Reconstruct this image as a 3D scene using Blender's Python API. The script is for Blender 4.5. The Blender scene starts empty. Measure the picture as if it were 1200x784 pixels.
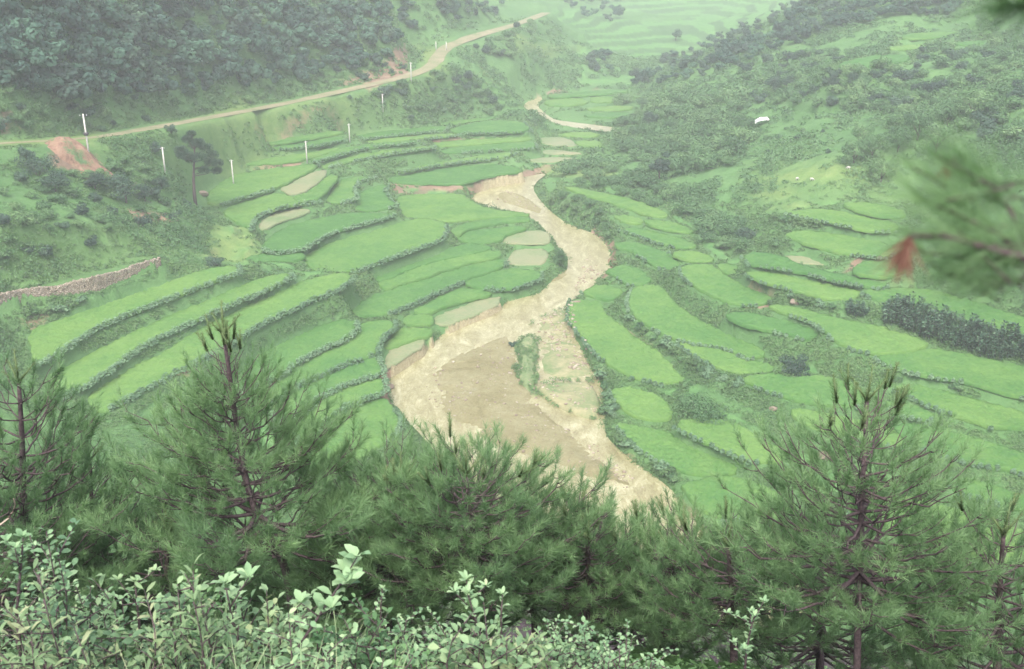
import bpy, math, random
import numpy as np
from mathutils import Vector, Matrix
from mathutils.geometry import delaunay_2d_cdt

RNG = np.random.default_rng(7)
random.seed(7)
C = bpy.context.scene.collection
H, F, PITCH = 60.0, 1230.0, math.atan2(482.0, 1230.0)     # eye height over the valley floor, focal length in pixels of the 1200 px photo
cP, sP = math.cos(PITCH), math.sin(PITCH)


def ray(px, py):
    u, v = (np.asarray(px, float) - 600) / F, (392 - np.asarray(py, float)) / F
    return u, cP + v * sP, -sP + v * cP                    # world direction of a sight line


def at_z(px, py, z):
    """the place where something at height z stands, sighted in the photo at (px, py)"""
    x, y, w = ray(px, py)
    t = (z - H) / w
    return x * t, y * t


def at_d(px, py, d):
    """the place at horizontal distance d"""
    x, y, w = ray(px, py)
    t = d / np.hypot(x, y)
    return np.array([x * t, y * t, H + w * t])


def P(s):
    return [tuple(float(q) for q in p.split(',')) for p in s.split()]


# ------------------------------------------------------------------ smooth value noise
class Noise:
    def __init__(self, seed):
        self.t = np.random.default_rng(seed).random((256, 256))

    def one(self, x, y):
        xi, yi = np.floor(x).astype(int), np.floor(y).astype(int)
        fx, fy = x - xi, y - yi
        fx, fy = fx * fx * (3 - 2 * fx), fy * fy * (3 - 2 * fy)
        t = self.t
        a, b = t[xi % 256, yi % 256], t[(xi + 1) % 256, yi % 256]
        c, d = t[xi % 256, (yi + 1) % 256], t[(xi + 1) % 256, (yi + 1) % 256]
        return (a * (1 - fx) + b * fx) * (1 - fy) + (c * (1 - fx) + d * fx) * fy

    def fbm(self, x, y, s, o=4, g=0.5):
        x, y = np.asarray(x, float) / s, np.asarray(y, float) / s
        r, a, n = 0, 1.0, 0
        for k in range(o):
            r = r + a * (self.one(x + 17.3 * k, y - 9.1 * k) - 0.5)
            n += a
            a *= g
            x, y = x * 2.03, y * 2.03
        return r / n * 2


NZ = Noise(3)

# ------------------------------------------------------------------ mesh helpers


def mesh(name, v, f, mats, attrs=None, mi=None, smooth=False):
    """one mesh from arrays; f is (M,3) or (M,4) or a list of such arrays"""
    fs = [f] if isinstance(f, np.ndarray) else [q for q in f if len(q)]
    me = bpy.data.meshes.new(name)
    v = np.asarray(v, np.float32)
    me.vertices.add(len(v))
    me.vertices.foreach_set('co', v.ravel())
    tot = np.concatenate([np.full(len(q), q.shape[1], np.int32) for q in fs])
    loops = np.concatenate([np.asarray(q, np.int32).ravel() for q in fs])
    me.loops.add(len(loops))
    me.loops.foreach_set('vertex_index', loops)
    me.polygons.add(len(tot))
    st = np.zeros(len(tot), np.int32)
    st[1:] = np.cumsum(tot)[:-1]
    me.polygons.foreach_set('loop_start', st)
    me.polygons.foreach_set('loop_total', tot)
    for m in (mats if isinstance(mats, (list, tuple)) else [mats]):
        me.materials.append(m)
    if mi is not None:
        me.polygons.foreach_set('material_index', np.asarray(mi, np.int32))
    if smooth:
        me.polygons.foreach_set('use_smooth', np.ones(len(tot), bool))
    for k, a in (attrs or {}).items():
        at = me.attributes.new(k, 'FLOAT', 'POINT')
        at.data.foreach_set('value', np.asarray(a, np.float32))
    me.update(calc_edges=True)
    me.validate()
    return me


def link(name, data, parent=None, loc=None):
    o = bpy.data.objects.new(name, data)
    C.objects.link(o)
    if parent is not None:
        o.parent = parent
    if loc is not None:
        o.location = loc
    return o


def tag(o, label=None, cat=None, group=None, kind=None):
    for k, v in (('label', label), ('category', cat), ('group', group), ('kind', kind)):
        if v:
            o[k] = v
    return o


def dup(root, loc, rz, s, label=None, group=None):
    r = root.copy()
    C.objects.link(r)
    r.location, r.rotation_euler, r.scale = loc, (0, 0, rz), s
    if label:
        r['label'] = label
    if group:
        r['group'] = group
    for ch in list(root.children):
        c = ch.copy()
        C.objects.link(c)
        c.parent = r
    return r


class MB:
    """collects shapes into one mesh"""

    def __init__(self):
        self.v, self.q, self.t, self.n, self.r = [], [], [], 0, []

    def add(self, v, q=None, t=None, r=0.5):
        v = np.asarray(v, float).reshape(-1, 3)
        self.v.append(v)
        if q is not None and len(q):
            self.q.append(np.asarray(q, int) + self.n)
        if t is not None and len(t):
            self.t.append(np.asarray(t, int) + self.n)
        self.r.append(np.broadcast_to(np.asarray(r, float), (len(v),)))
        self.n += len(v)
        return self

    def tube(self, pts, rad, ns=7, wob=0.0):
        pts = np.asarray(pts, float)
        n = len(pts)
        rad = np.broadcast_to(np.asarray(rad, float), (n,))
        tan = np.gradient(pts, axis=0)
        tan /= np.linalg.norm(tan, axis=1)[:, None] + 1e-9
        ref = np.array([0.31, 0.22, 0.92]) if abs(tan[0][2]) < 0.85 else np.array([1.0, 0.1, 0.05])
        u = np.cross(tan, ref)
        u /= np.linalg.norm(u, axis=1)[:, None] + 1e-9
        w = np.cross(tan, u)
        a = np.arange(ns) / ns * 2 * math.pi
        rr = rad[:, None] * (1 + wob * (RNG.random((n, ns)) - 0.5))
        v = pts[:, None] + rr[..., None] * (np.cos(a)[None, :, None] * u[:, None] + np.sin(a)[None, :, None] * w[:, None])
        i, j = np.meshgrid(np.arange(n - 1), np.arange(ns), indexing='ij')
        q = np.stack([i * ns + j, i * ns + (j + 1) % ns, (i + 1) * ns + (j + 1) % ns, (i + 1) * ns + j], -1).reshape(-1, 4)
        v = np.vstack([v.reshape(-1, 3), pts[-1:], pts[:1]])
        e, b = n * ns, n * ns + 1
        k = np.arange(ns)
        t = np.vstack([np.stack([(n - 1) * ns + k, (n - 1) * ns + (k + 1) % ns, np.full(ns, e)], -1),
                       np.stack([(k + 1) % ns, k, np.full(ns, b)], -1)])
        return self.add(v, q, t)

    def leaves(self, c, a, nrm, L, W, r, shape='diamond'):
        """leaf blades: centre c, long axis a, face normal nrm"""
        n = len(c)
        if n == 0:
            return self
        a = a / (np.linalg.norm(a, axis=1)[:, None] + 1e-9)
        w = np.cross(a, nrm)
        w /= np.linalg.norm(w, axis=1)[:, None] + 1e-9
        nn = np.cross(w, a)
        L = np.broadcast_to(np.asarray(L, float), (n,))[:, None]
        W = np.broadcast_to(np.asarray(W, float), (n,))[:, None]
        if shape == 'diamond':
            v = np.stack([c - a * L / 2, c + w * W / 2 + nn * W * .18, c + a * L / 2, c - w * W / 2 + nn * W * .18], 1)
            q = np.arange(n)[:, None] * 4 + np.arange(4)
            return self.add(v, q, None, np.repeat(r, 4))
        # 'oval': folded along its midrib, bent at the tip
        b0, m1, m2, tp = c - a * L * .5, c - a * L * .12, c + a * L * .22, c + a * L * .5 - nn * L * .13
        up = nn * W * .16
        v = np.stack([b0, m1 + w * W * .46 + up, m2 + w * W * .42 + up * .6, tp, m2 - w * W * .42 + up * .6, m1 - w * W * .46 + up, m1, m2], 1)
        k = np.arange(n)[:, None] * 8
        q = np.concatenate([k + np.array([6, 1, 2, 7]), k + np.array([5, 6, 7, 4])])
        t = np.concatenate([k + np.array([0, 1, 6]), k + np.array([0, 6, 5]), k + np.array([7, 2, 3]), k + np.array([4, 7, 3])])
        return self.add(v, q, t, np.repeat(r, 8))

    def needles(self, b, d, L, w, r):
        n = len(b)
        s = np.cross(d, RNG.normal(size=(n, 3)))
        s /= np.linalg.norm(s, axis=1)[:, None] + 1e-9
        L = np.broadcast_to(np.asarray(L, float), (n,))[:, None]
        v = np.stack([b - s * w / 2, b + s * w / 2, b + d * L], 1)
        return self.add(v, None, np.arange(n)[:, None] * 3 + np.arange(3), np.repeat(r, 3))

    def box(self, c, s, rz=0.0):
        x, y, z = np.array(s) / 2
        v = np.array([[-x, -y, -z], [x, -y, -z], [x, y, -z], [-x, y, -z], [-x, -y, z], [x, -y, z], [x, y, z], [-x, y, z]])
        ca, sa = math.cos(rz), math.sin(rz)
        v = v @ np.array([[ca, sa, 0], [-sa, ca, 0], [0, 0, 1]]) + np.array(c)
        return self.add(v, [[0, 3, 2, 1], [4, 5, 6, 7], [0, 1, 5, 4], [1, 2, 6, 5], [2, 3, 7, 6], [3, 0, 4, 7]])

    def data(self, name, mat, smooth=False):
        v = np.vstack(self.v)
        fs = []
        if self.q:
            fs.append(np.vstack(self.q))
        if self.t:
            fs.append(np.vstack(self.t))
        return mesh(name, v, fs, mat, {'rnd': np.concatenate(self.r)}, smooth=smooth)


def unit(n):
    v = RNG.normal(size=(n, 3))
    return v / np.linalg.norm(v, axis=1)[:, None]


# ------------------------------------------------------------------ materials
def mat(name):
    m = bpy.data.materials.new(name)
    m.use_nodes = True
    nt = m.node_tree
    nt.nodes.clear()
    out = nt.nodes.new('ShaderNodeOutputMaterial')
    return m, nt, out


def nd(nt, t, **k):
    n = nt.nodes.new(t)
    for a, v in k.items():
        if a == 'inp':
            for i, x in v.items():
                n.inputs[i].default_value = x
        else:
            setattr(n, a, v)
    return n


def ramp(nt, fac, stops):
    r = nd(nt, 'ShaderNodeValToRGB')
    e = r.color_ramp.elements
    while len(e) < len(stops):
        e.new(0.5)
    for i, (p, c) in enumerate(stops):
        e[i].position = p
        e[i].color = (*c, 1) if len(c) == 3 else c
    nt.links.new(fac, r.inputs[0])
    return r.outputs[0]


def mixc(nt, f, a, b, mode='MIX'):
    m = nd(nt, 'ShaderNodeMix', data_type='RGBA', blend_type=mode)
    for s, x in ((0, f), (6, a), (7, b)):
        if hasattr(x, 'is_output'):
            nt.links.new(x, m.inputs[s])
        else:
            m.inputs[s].default_value = (*x, 1) if isinstance(x, tuple) and len(x) == 3 else x
    return m.outputs[2]


def noise(nt, scale, detail=4, rough=0.55, vec=None, dist=0.0):
    n = nd(nt, 'ShaderNodeTexNoise', inp={'Scale': scale, 'Detail': detail, 'Roughness': rough, 'Distortion': dist})
    if vec is not None:
        nt.links.new(vec, n.inputs['Vector'])
    return n.outputs['Fac']


def pos(nt):
    return nd(nt, 'ShaderNodeNewGeometry').outputs['Position']


def attr(nt, name):
    return nd(nt, 'ShaderNodeAttribute', attribute_name=name).outputs['Fac']


def math_(nt, op, a, b=0.0, clamp=False):
    m = nd(nt, 'ShaderNodeMath', operation=op, use_clamp=clamp)
    for i, x in enumerate((a, b)):
        if hasattr(x, 'is_output'):
            nt.links.new(x, m.inputs[i])
        else:
            m.inputs[i].default_value = x
    return m.outputs[0]


def bsdf(nt, out, col, rough=0.8, bump=None, bs=0.5, bd=0.1, spec=0.25):
    b = nd(nt, 'ShaderNodeBsdfPrincipled', inp={'Roughness': rough, 'Specular IOR Level': spec})
    if hasattr(col, 'is_output'):
        nt.links.new(col, b.inputs['Base Color'])
    else:
        b.inputs['Base Color'].default_value = (*col, 1)
    if bump is not None:
        bn = nd(nt, 'ShaderNodeBump', inp={'Strength': bs, 'Distance': bd})
        nt.links.new(bump, bn.inputs['Height'])
        nt.links.new(bn.outputs[0], b.inputs['Normal'])
    nt.links.new(b.outputs[0], out.inputs[0])
    return b


def leaf_mat(name, stops, trans=0.22, vary=0.35, rough=0.6, patch=None, spec=0.25):
    """foliage: each leaf and each plant has its own tint"""
    m, nt, out = mat(name)
    r = attr(nt, 'rnd')
    oi = nd(nt, 'ShaderNodeObjectInfo').outputs['Random']
    f = math_(nt, 'ADD', math_(nt, 'MULTIPLY', r, 1 - vary), math_(nt, 'MULTIPLY', oi, vary))
    if patch:
        p = noise(nt, patch, 3, 0.6, pos(nt))
        f = math_(nt, 'ADD', math_(nt, 'MULTIPLY', f, 0.6), math_(nt, 'MULTIPLY', math_(nt, 'SUBTRACT', p, 0.3), 1.0), True)
    col = ramp(nt, f, stops)
    b = bsdf(nt, out, col, rough, spec=spec)
    t = nd(nt, 'ShaderNodeBsdfTranslucent')
    nt.links.new(mixc(nt, 0.5, col, (0.10, 0.20, 0.04)), t.inputs[0])
    mx = nd(nt, 'ShaderNodeMixShader', inp={0: trans})
    nt.links.new(b.outputs[0], mx.inputs[1])
    nt.links.new(t.outputs[0], mx.inputs[2])
    nt.links.new(mx.outputs[0], out.inputs[0])
    return m


M = {}
M['bean'] = leaf_mat('bean_leaf', [(0, (.10, .195, .115)), (.5, (.17, .30, .165)), (1, (.27, .42, .24))], .35)
M['grass'] = leaf_mat('bank_grass', [(0, (.075, .145, .065)), (.4, (.115, .22, .085)), (.75, (.16, .28, .105)), (1, (.23, .31, .14))], .35, patch=.06)
M['shrub'] = leaf_mat('shrub_leaf', [(0, (.045, .105, .052)), (.5, (.105, .22, .09)), (1, (.23, .37, .155))], .28, .45)
M['dark'] = leaf_mat('dark_tree_leaf', [(0, (.024, .05, .04)), (.5, (.05, .10, .07)), (1, (.10, .18, .105))], .2, .5)
M['forest'] = leaf_mat('forest_leaf', [(0, (.02, .052, .046)), (.45, (.048, .115, .08)), (.8, (.09, .195, .12)), (1, (.145, .275, .155))], .25, .6)
M['needle'] = leaf_mat('pine_needle', [(0, (.085, .16, .09)), (.5, (.185, .325, .15)), (1, (.31, .48, .22))], .48, .2)
M['dead'] = leaf_mat('dead_needle', [(0, (.13, .06, .045)), (1, (.22, .11, .075))], .15)
M['candle'] = leaf_mat('pine_candle', [(0, (.09, .13, .06)), (.6, (.15, .22, .09)), (1, (.22, .20, .11))], .25)
M['weed'] = leaf_mat('weed_leaf', [(0, (.08, .15, .08)), (.45, (.175, .295, .145)), (.85, (.30, .42, .22)), (1, (.38, .42, .20))], .25, .3)
M['pale'] = leaf_mat('pale_leaf', [(0, (.08, .16, .085)), (.45, (.19, .325, .165)), (.85, (.32, .465, .25)), (1, (.40, .49, .25))], .25, .3)
M['blade'] = leaf_mat('grass_blade', [(0, (.10, .18, .085)), (.6, (.19, .29, .14)), (1, (.32, .36, .20))], .25, .2)
M['row'] = leaf_mat('broad_leaf', [(0, (.025, .06, .04)), (.6, (.06, .13, .075)), (1, (.15, .25, .15))], .15, .2)

m, nt, out = mat('bark')
g = noise(nt, 22, 5, .65, pos(nt))
bsdf(nt, out, ramp(nt, g, [(.3, (.05, .037, .04)), (.7, (.14, .105, .105))]), .9, g, .8, .02)
M['bark'] = m

m, nt, out = mat('rice')
p = pos(nt)
oi = nd(nt, 'ShaderNodeObjectInfo').outputs['Random']
big, fine = noise(nt, .16, 5, .65, p), noise(nt, 3.5, 3, .7, p)
rn = attr(nt, 'rnd')
f = math_(nt, 'ADD', math_(nt, 'MULTIPLY', oi, .36), math_(nt, 'ADD', math_(nt, 'MULTIPLY', big, .55), math_(nt, 'MULTIPLY', rn, .32)))
col = ramp(nt, f, [(.15, (.053, .16, .043)), (.5, (.088, .225, .055)), (.85, (.168, .31, .075))])
col = mixc(nt, math_(nt, 'MULTIPLY', fine, .5), col, (.05, .115, .04))
b = bsdf(nt, out, col, .75, fine, .6, .25, spec=.15)
t = nd(nt, 'ShaderNodeBsdfTranslucent')
nt.links.new(col, t.inputs[0])
mx = nd(nt, 'ShaderNodeMixShader', inp={0: .12})
nt.links.new(b.outputs[0], mx.inputs[1]); nt.links.new(t.outputs[0], mx.inputs[2]); nt.links.new(mx.outputs[0], out.inputs[0])
M['rice'] = m

m, nt, out = mat('young_rice')
p = pos(nt)
fine = noise(nt, 2.2, 4, .7, p)
big = noise(nt, .16, 3, .5, p)
f = math_(nt, 'ADD', math_(nt, 'MULTIPLY', fine, .55), math_(nt, 'MULTIPLY', big, .6))
col = ramp(nt, f, [(.35, (.26, .24, .13)), (.55, (.20, .23, .12)), (.75, (.12, .20, .075))])
bsdf(nt, out, col, .7, fine, .5, .15)
M['fallow'] = m

m, nt, out = mat('ground')
p = pos(nt)
n1, n2, n3 = noise(nt, .05, 4, .6, p), noise(nt, .45, 5, .65, p), noise(nt, 3.0, 4, .7, p)
f = math_(nt, 'ADD', math_(nt, 'MULTIPLY', n1, .5), math_(nt, 'ADD', math_(nt, 'MULTIPLY', n2, .35), math_(nt, 'MULTIPLY', n3, .3)))
green = ramp(nt, f, [(.35, (.055, .12, .045)), (.55, (.085, .18, .063)), (.75, (.125, .235, .085))])
soil = ramp(nt, n2, [(.3, (.16, .11, .08)), (.7, (.29, .21, .14))])
sf = math_(nt, 'MULTIPLY', math_(nt, 'SUBTRACT', math_(nt, 'ADD', attr(nt, 'soil'), math_(nt, 'MULTIPLY', n2, .9)), .75), 4.0, True)
col = mixc(nt, sf, green, soil)
meadow = ramp(nt, n2, [(.35, (.12, .21, .065)), (.7, (.19, .265, .09))])
col = mixc(nt, attr(nt, 'meadow'), col, meadow)
paddy = ramp(nt, n2, [(.35, (.078, .19, .062)), (.65, (.13, .26, .085))])
col = mixc(nt, attr(nt, 'paddy'), col, paddy)
col = mixc(nt, math_(nt, 'MULTIPLY', attr(nt, 'bank'), .5), col, (.06, .115, .055))
gravel = ramp(nt, n3, [(.3, (.24, .205, .115)), (.7, (.38, .345, .215))])
col = mixc(nt, attr(nt, 'sand'), col, gravel)
litter_shade = ramp(nt, n3, [(.3, (.040, .026, .034)), (.7, (.085, .056, .066))])  # pine litter, with the dark purple shade under the pines put into its colour
col = mixc(nt, attr(nt, 'litter_shade'), col, litter_shade)
bsdf(nt, out, col, .95, math_(nt, 'ADD', n2, math_(nt, 'MULTIPLY', n3, .4)), .7, .5, spec=.1)
M['ground'] = m

m, nt, out = mat('muddy_water')
p = pos(nt)
mp = nd(nt, 'ShaderNodeMapping', inp={'Scale': (1.0, .4, 1.0)})
nt.links.new(p, mp.inputs[0])
w1, w2 = noise(nt, .3, 6, .65, mp.outputs[0], 2.2), noise(nt, 1.9, 5, .7, mp.outputs[0], 1.6)
f = math_(nt, 'ADD', math_(nt, 'MULTIPLY', w1, .6), math_(nt, 'MULTIPLY', w2, .5))
col = ramp(nt, f, [(.34, (.145, .128, .055)), (.45, (.23, .21, .10)), (.56, (.30, .285, .145)), (.70, (.46, .45, .28))])
b = bsdf(nt, out, col, .3, w2, .6, .22, spec=.5)
M['water'] = m

m, nt, out = mat('sandbar')
p = pos(nt)
s1, s2, s3 = noise(nt, .14, 5, .65, p, .8), noise(nt, 1.1, 6, .8, p, .4), noise(nt, 5.0, 3, .8, p)
f = math_(nt, 'ADD', math_(nt, 'MULTIPLY', s1, .5), math_(nt, 'ADD', math_(nt, 'MULTIPLY', s2, .42), math_(nt, 'MULTIPLY', s3, .16)))
col = ramp(nt, f, [(.30, (.14, .122, .058)), (.41, (.225, .207, .10)), (.52, (.29, .27, .14)), (.64, (.345, .328, .185)), (.78, (.44, .43, .28))])
bsdf(nt, out, col, .9, math_(nt, 'ADD', s2, math_(nt, 'MULTIPLY', s3, .5)), 1.0, .45, spec=.15)
M['sand'] = m

m, nt, out = mat('mud_plot')
p = pos(nt)
s1, s2 = noise(nt, .22, 4, .6, p, .8), noise(nt, 1.8, 4, .7, p)
f = math_(nt, 'ADD', math_(nt, 'MULTIPLY', s1, .75), math_(nt, 'MULTIPLY', s2, .3))
col = ramp(nt, f, [(.38, (.12, .19, .07)), (.50, (.20, .225, .11)), (.60, (.29, .275, .15)), (.76, (.40, .385, .25))])
bsdf(nt, out, col, .85, s2, .6, .2)
M['mud'] = m

m, nt, out = mat('turf')
p = pos(nt)
s1, s2 = noise(nt, .5, 4, .6, p), noise(nt, 3.2, 4, .7, p)
f = math_(nt, 'ADD', math_(nt, 'MULTIPLY', s1, .6), math_(nt, 'MULTIPLY', s2, .4))
bsdf(nt, out, ramp(nt, f, [(.3, (.10, .165, .07)), (.5, (.165, .225, .10)), (.68, (.29, .29, .16))]), .95, s2, .7, .2)
M['turf'] = m

m, nt, out = mat('dirt_road')
p = pos(nt)
s1, s2 = noise(nt, .25, 4, .6, p), noise(nt, 2.0, 4, .7, p)
f = math_(nt, 'ADD', math_(nt, 'MULTIPLY', s1, .6), math_(nt, 'MULTIPLY', s2, .4))
bsdf(nt, out, ramp(nt, f, [(.34, (.14, .20, .08)), (.5, (.24, .22, .13)), (.7, (.33, .29, .19))]), .95, s2, .5, .1)
M['road'] = m

m, nt, out = mat('dry_stone')
vo = nd(nt, 'ShaderNodeTexVoronoi', feature='F1', inp={'Scale': 4.2})
nt.links.new(pos(nt), vo.inputs['Vector'])
ve = nd(nt, 'ShaderNodeTexVoronoi', feature='DISTANCE_TO_EDGE', inp={'Scale': 4.2})
nt.links.new(pos(nt), ve.inputs['Vector'])
sep = nd(nt, 'ShaderNodeSeparateColor')
nt.links.new(vo.outputs['Color'], sep.inputs[0])
col = ramp(nt, sep.outputs[0], [(0, (.33, .275, .205)), (.5, (.40, .34, .26)), (1, (.48, .42, .33))])
col = mixc(nt, math_(nt, 'LESS_THAN', ve.outputs[0], .045), col, (.07, .055, .04))
bsdf(nt, out, col, .9, ve.outputs[0], .9, .3)
M['stone'] = m

m, nt, out = mat('rock')
g = noise(nt, 2.4, 5, .65, pos(nt))
oi = nd(nt, 'ShaderNodeObjectInfo').outputs['Random']
col = ramp(nt, math_(nt, 'ADD', math_(nt, 'MULTIPLY', g, .6), math_(nt, 'MULTIPLY', attr(nt, 'rnd'), .5)),
           [(.2, (.20, .155, .12)), (.55, (.30, .255, .185)), (.85, (.44, .40, .31))])
bsdf(nt, out, col, .85, g, .6, .2)
M['rock'] = m

m, nt, out = mat('red_soil')
g = noise(nt, .9, 5, .7, pos(nt))
gr = noise(nt, .45, 4, .65, pos(nt))
col = ramp(nt, g, [(.3, (.15, .09, .06)), (.5, (.27, .17, .115)), (.75, (.36, .25, .17))])
col = mixc(nt, math_(nt, 'MULTIPLY', math_(nt, 'SUBTRACT', gr, .52), 9.0, True), col, (.09, .17, .065))
bsdf(nt, out, col, .95, g, .9, .5)
M['red'] = m

m, nt, out = mat('concrete')
g = noise(nt, 3, 4, .6, pos(nt))
bsdf(nt, out, ramp(nt, g, [(.3, (.48, .46, .42)), (.7, (.64, .62, .57))]), .8)
M['concrete'] = m

m, nt, out = mat('white_cloth')
g = noise(nt, 2, 3, .5, pos(nt))
bsdf(nt, out, ramp(nt, g, [(.3, (.70, .70, .68)), (.7, (.84, .84, .82))]), .7)
M['white'] = m
m, nt, out = mat('fleece')
g = noise(nt, 6, 3, .5, pos(nt))
bsdf(nt, out, ramp(nt, g, [(.3, (.42, .40, .35)), (.7, (.58, .56, .50))]), .95)
M['fleece'] = m
m, nt, out = mat('dark_metal')
g = noise(nt, 9, 3, .5, pos(nt))
bsdf(nt, out, ramp(nt, g, [(.3, (.05, .05, .05)), (.7, (.10, .09, .09))]), .5)
M['metal'] = m
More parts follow.
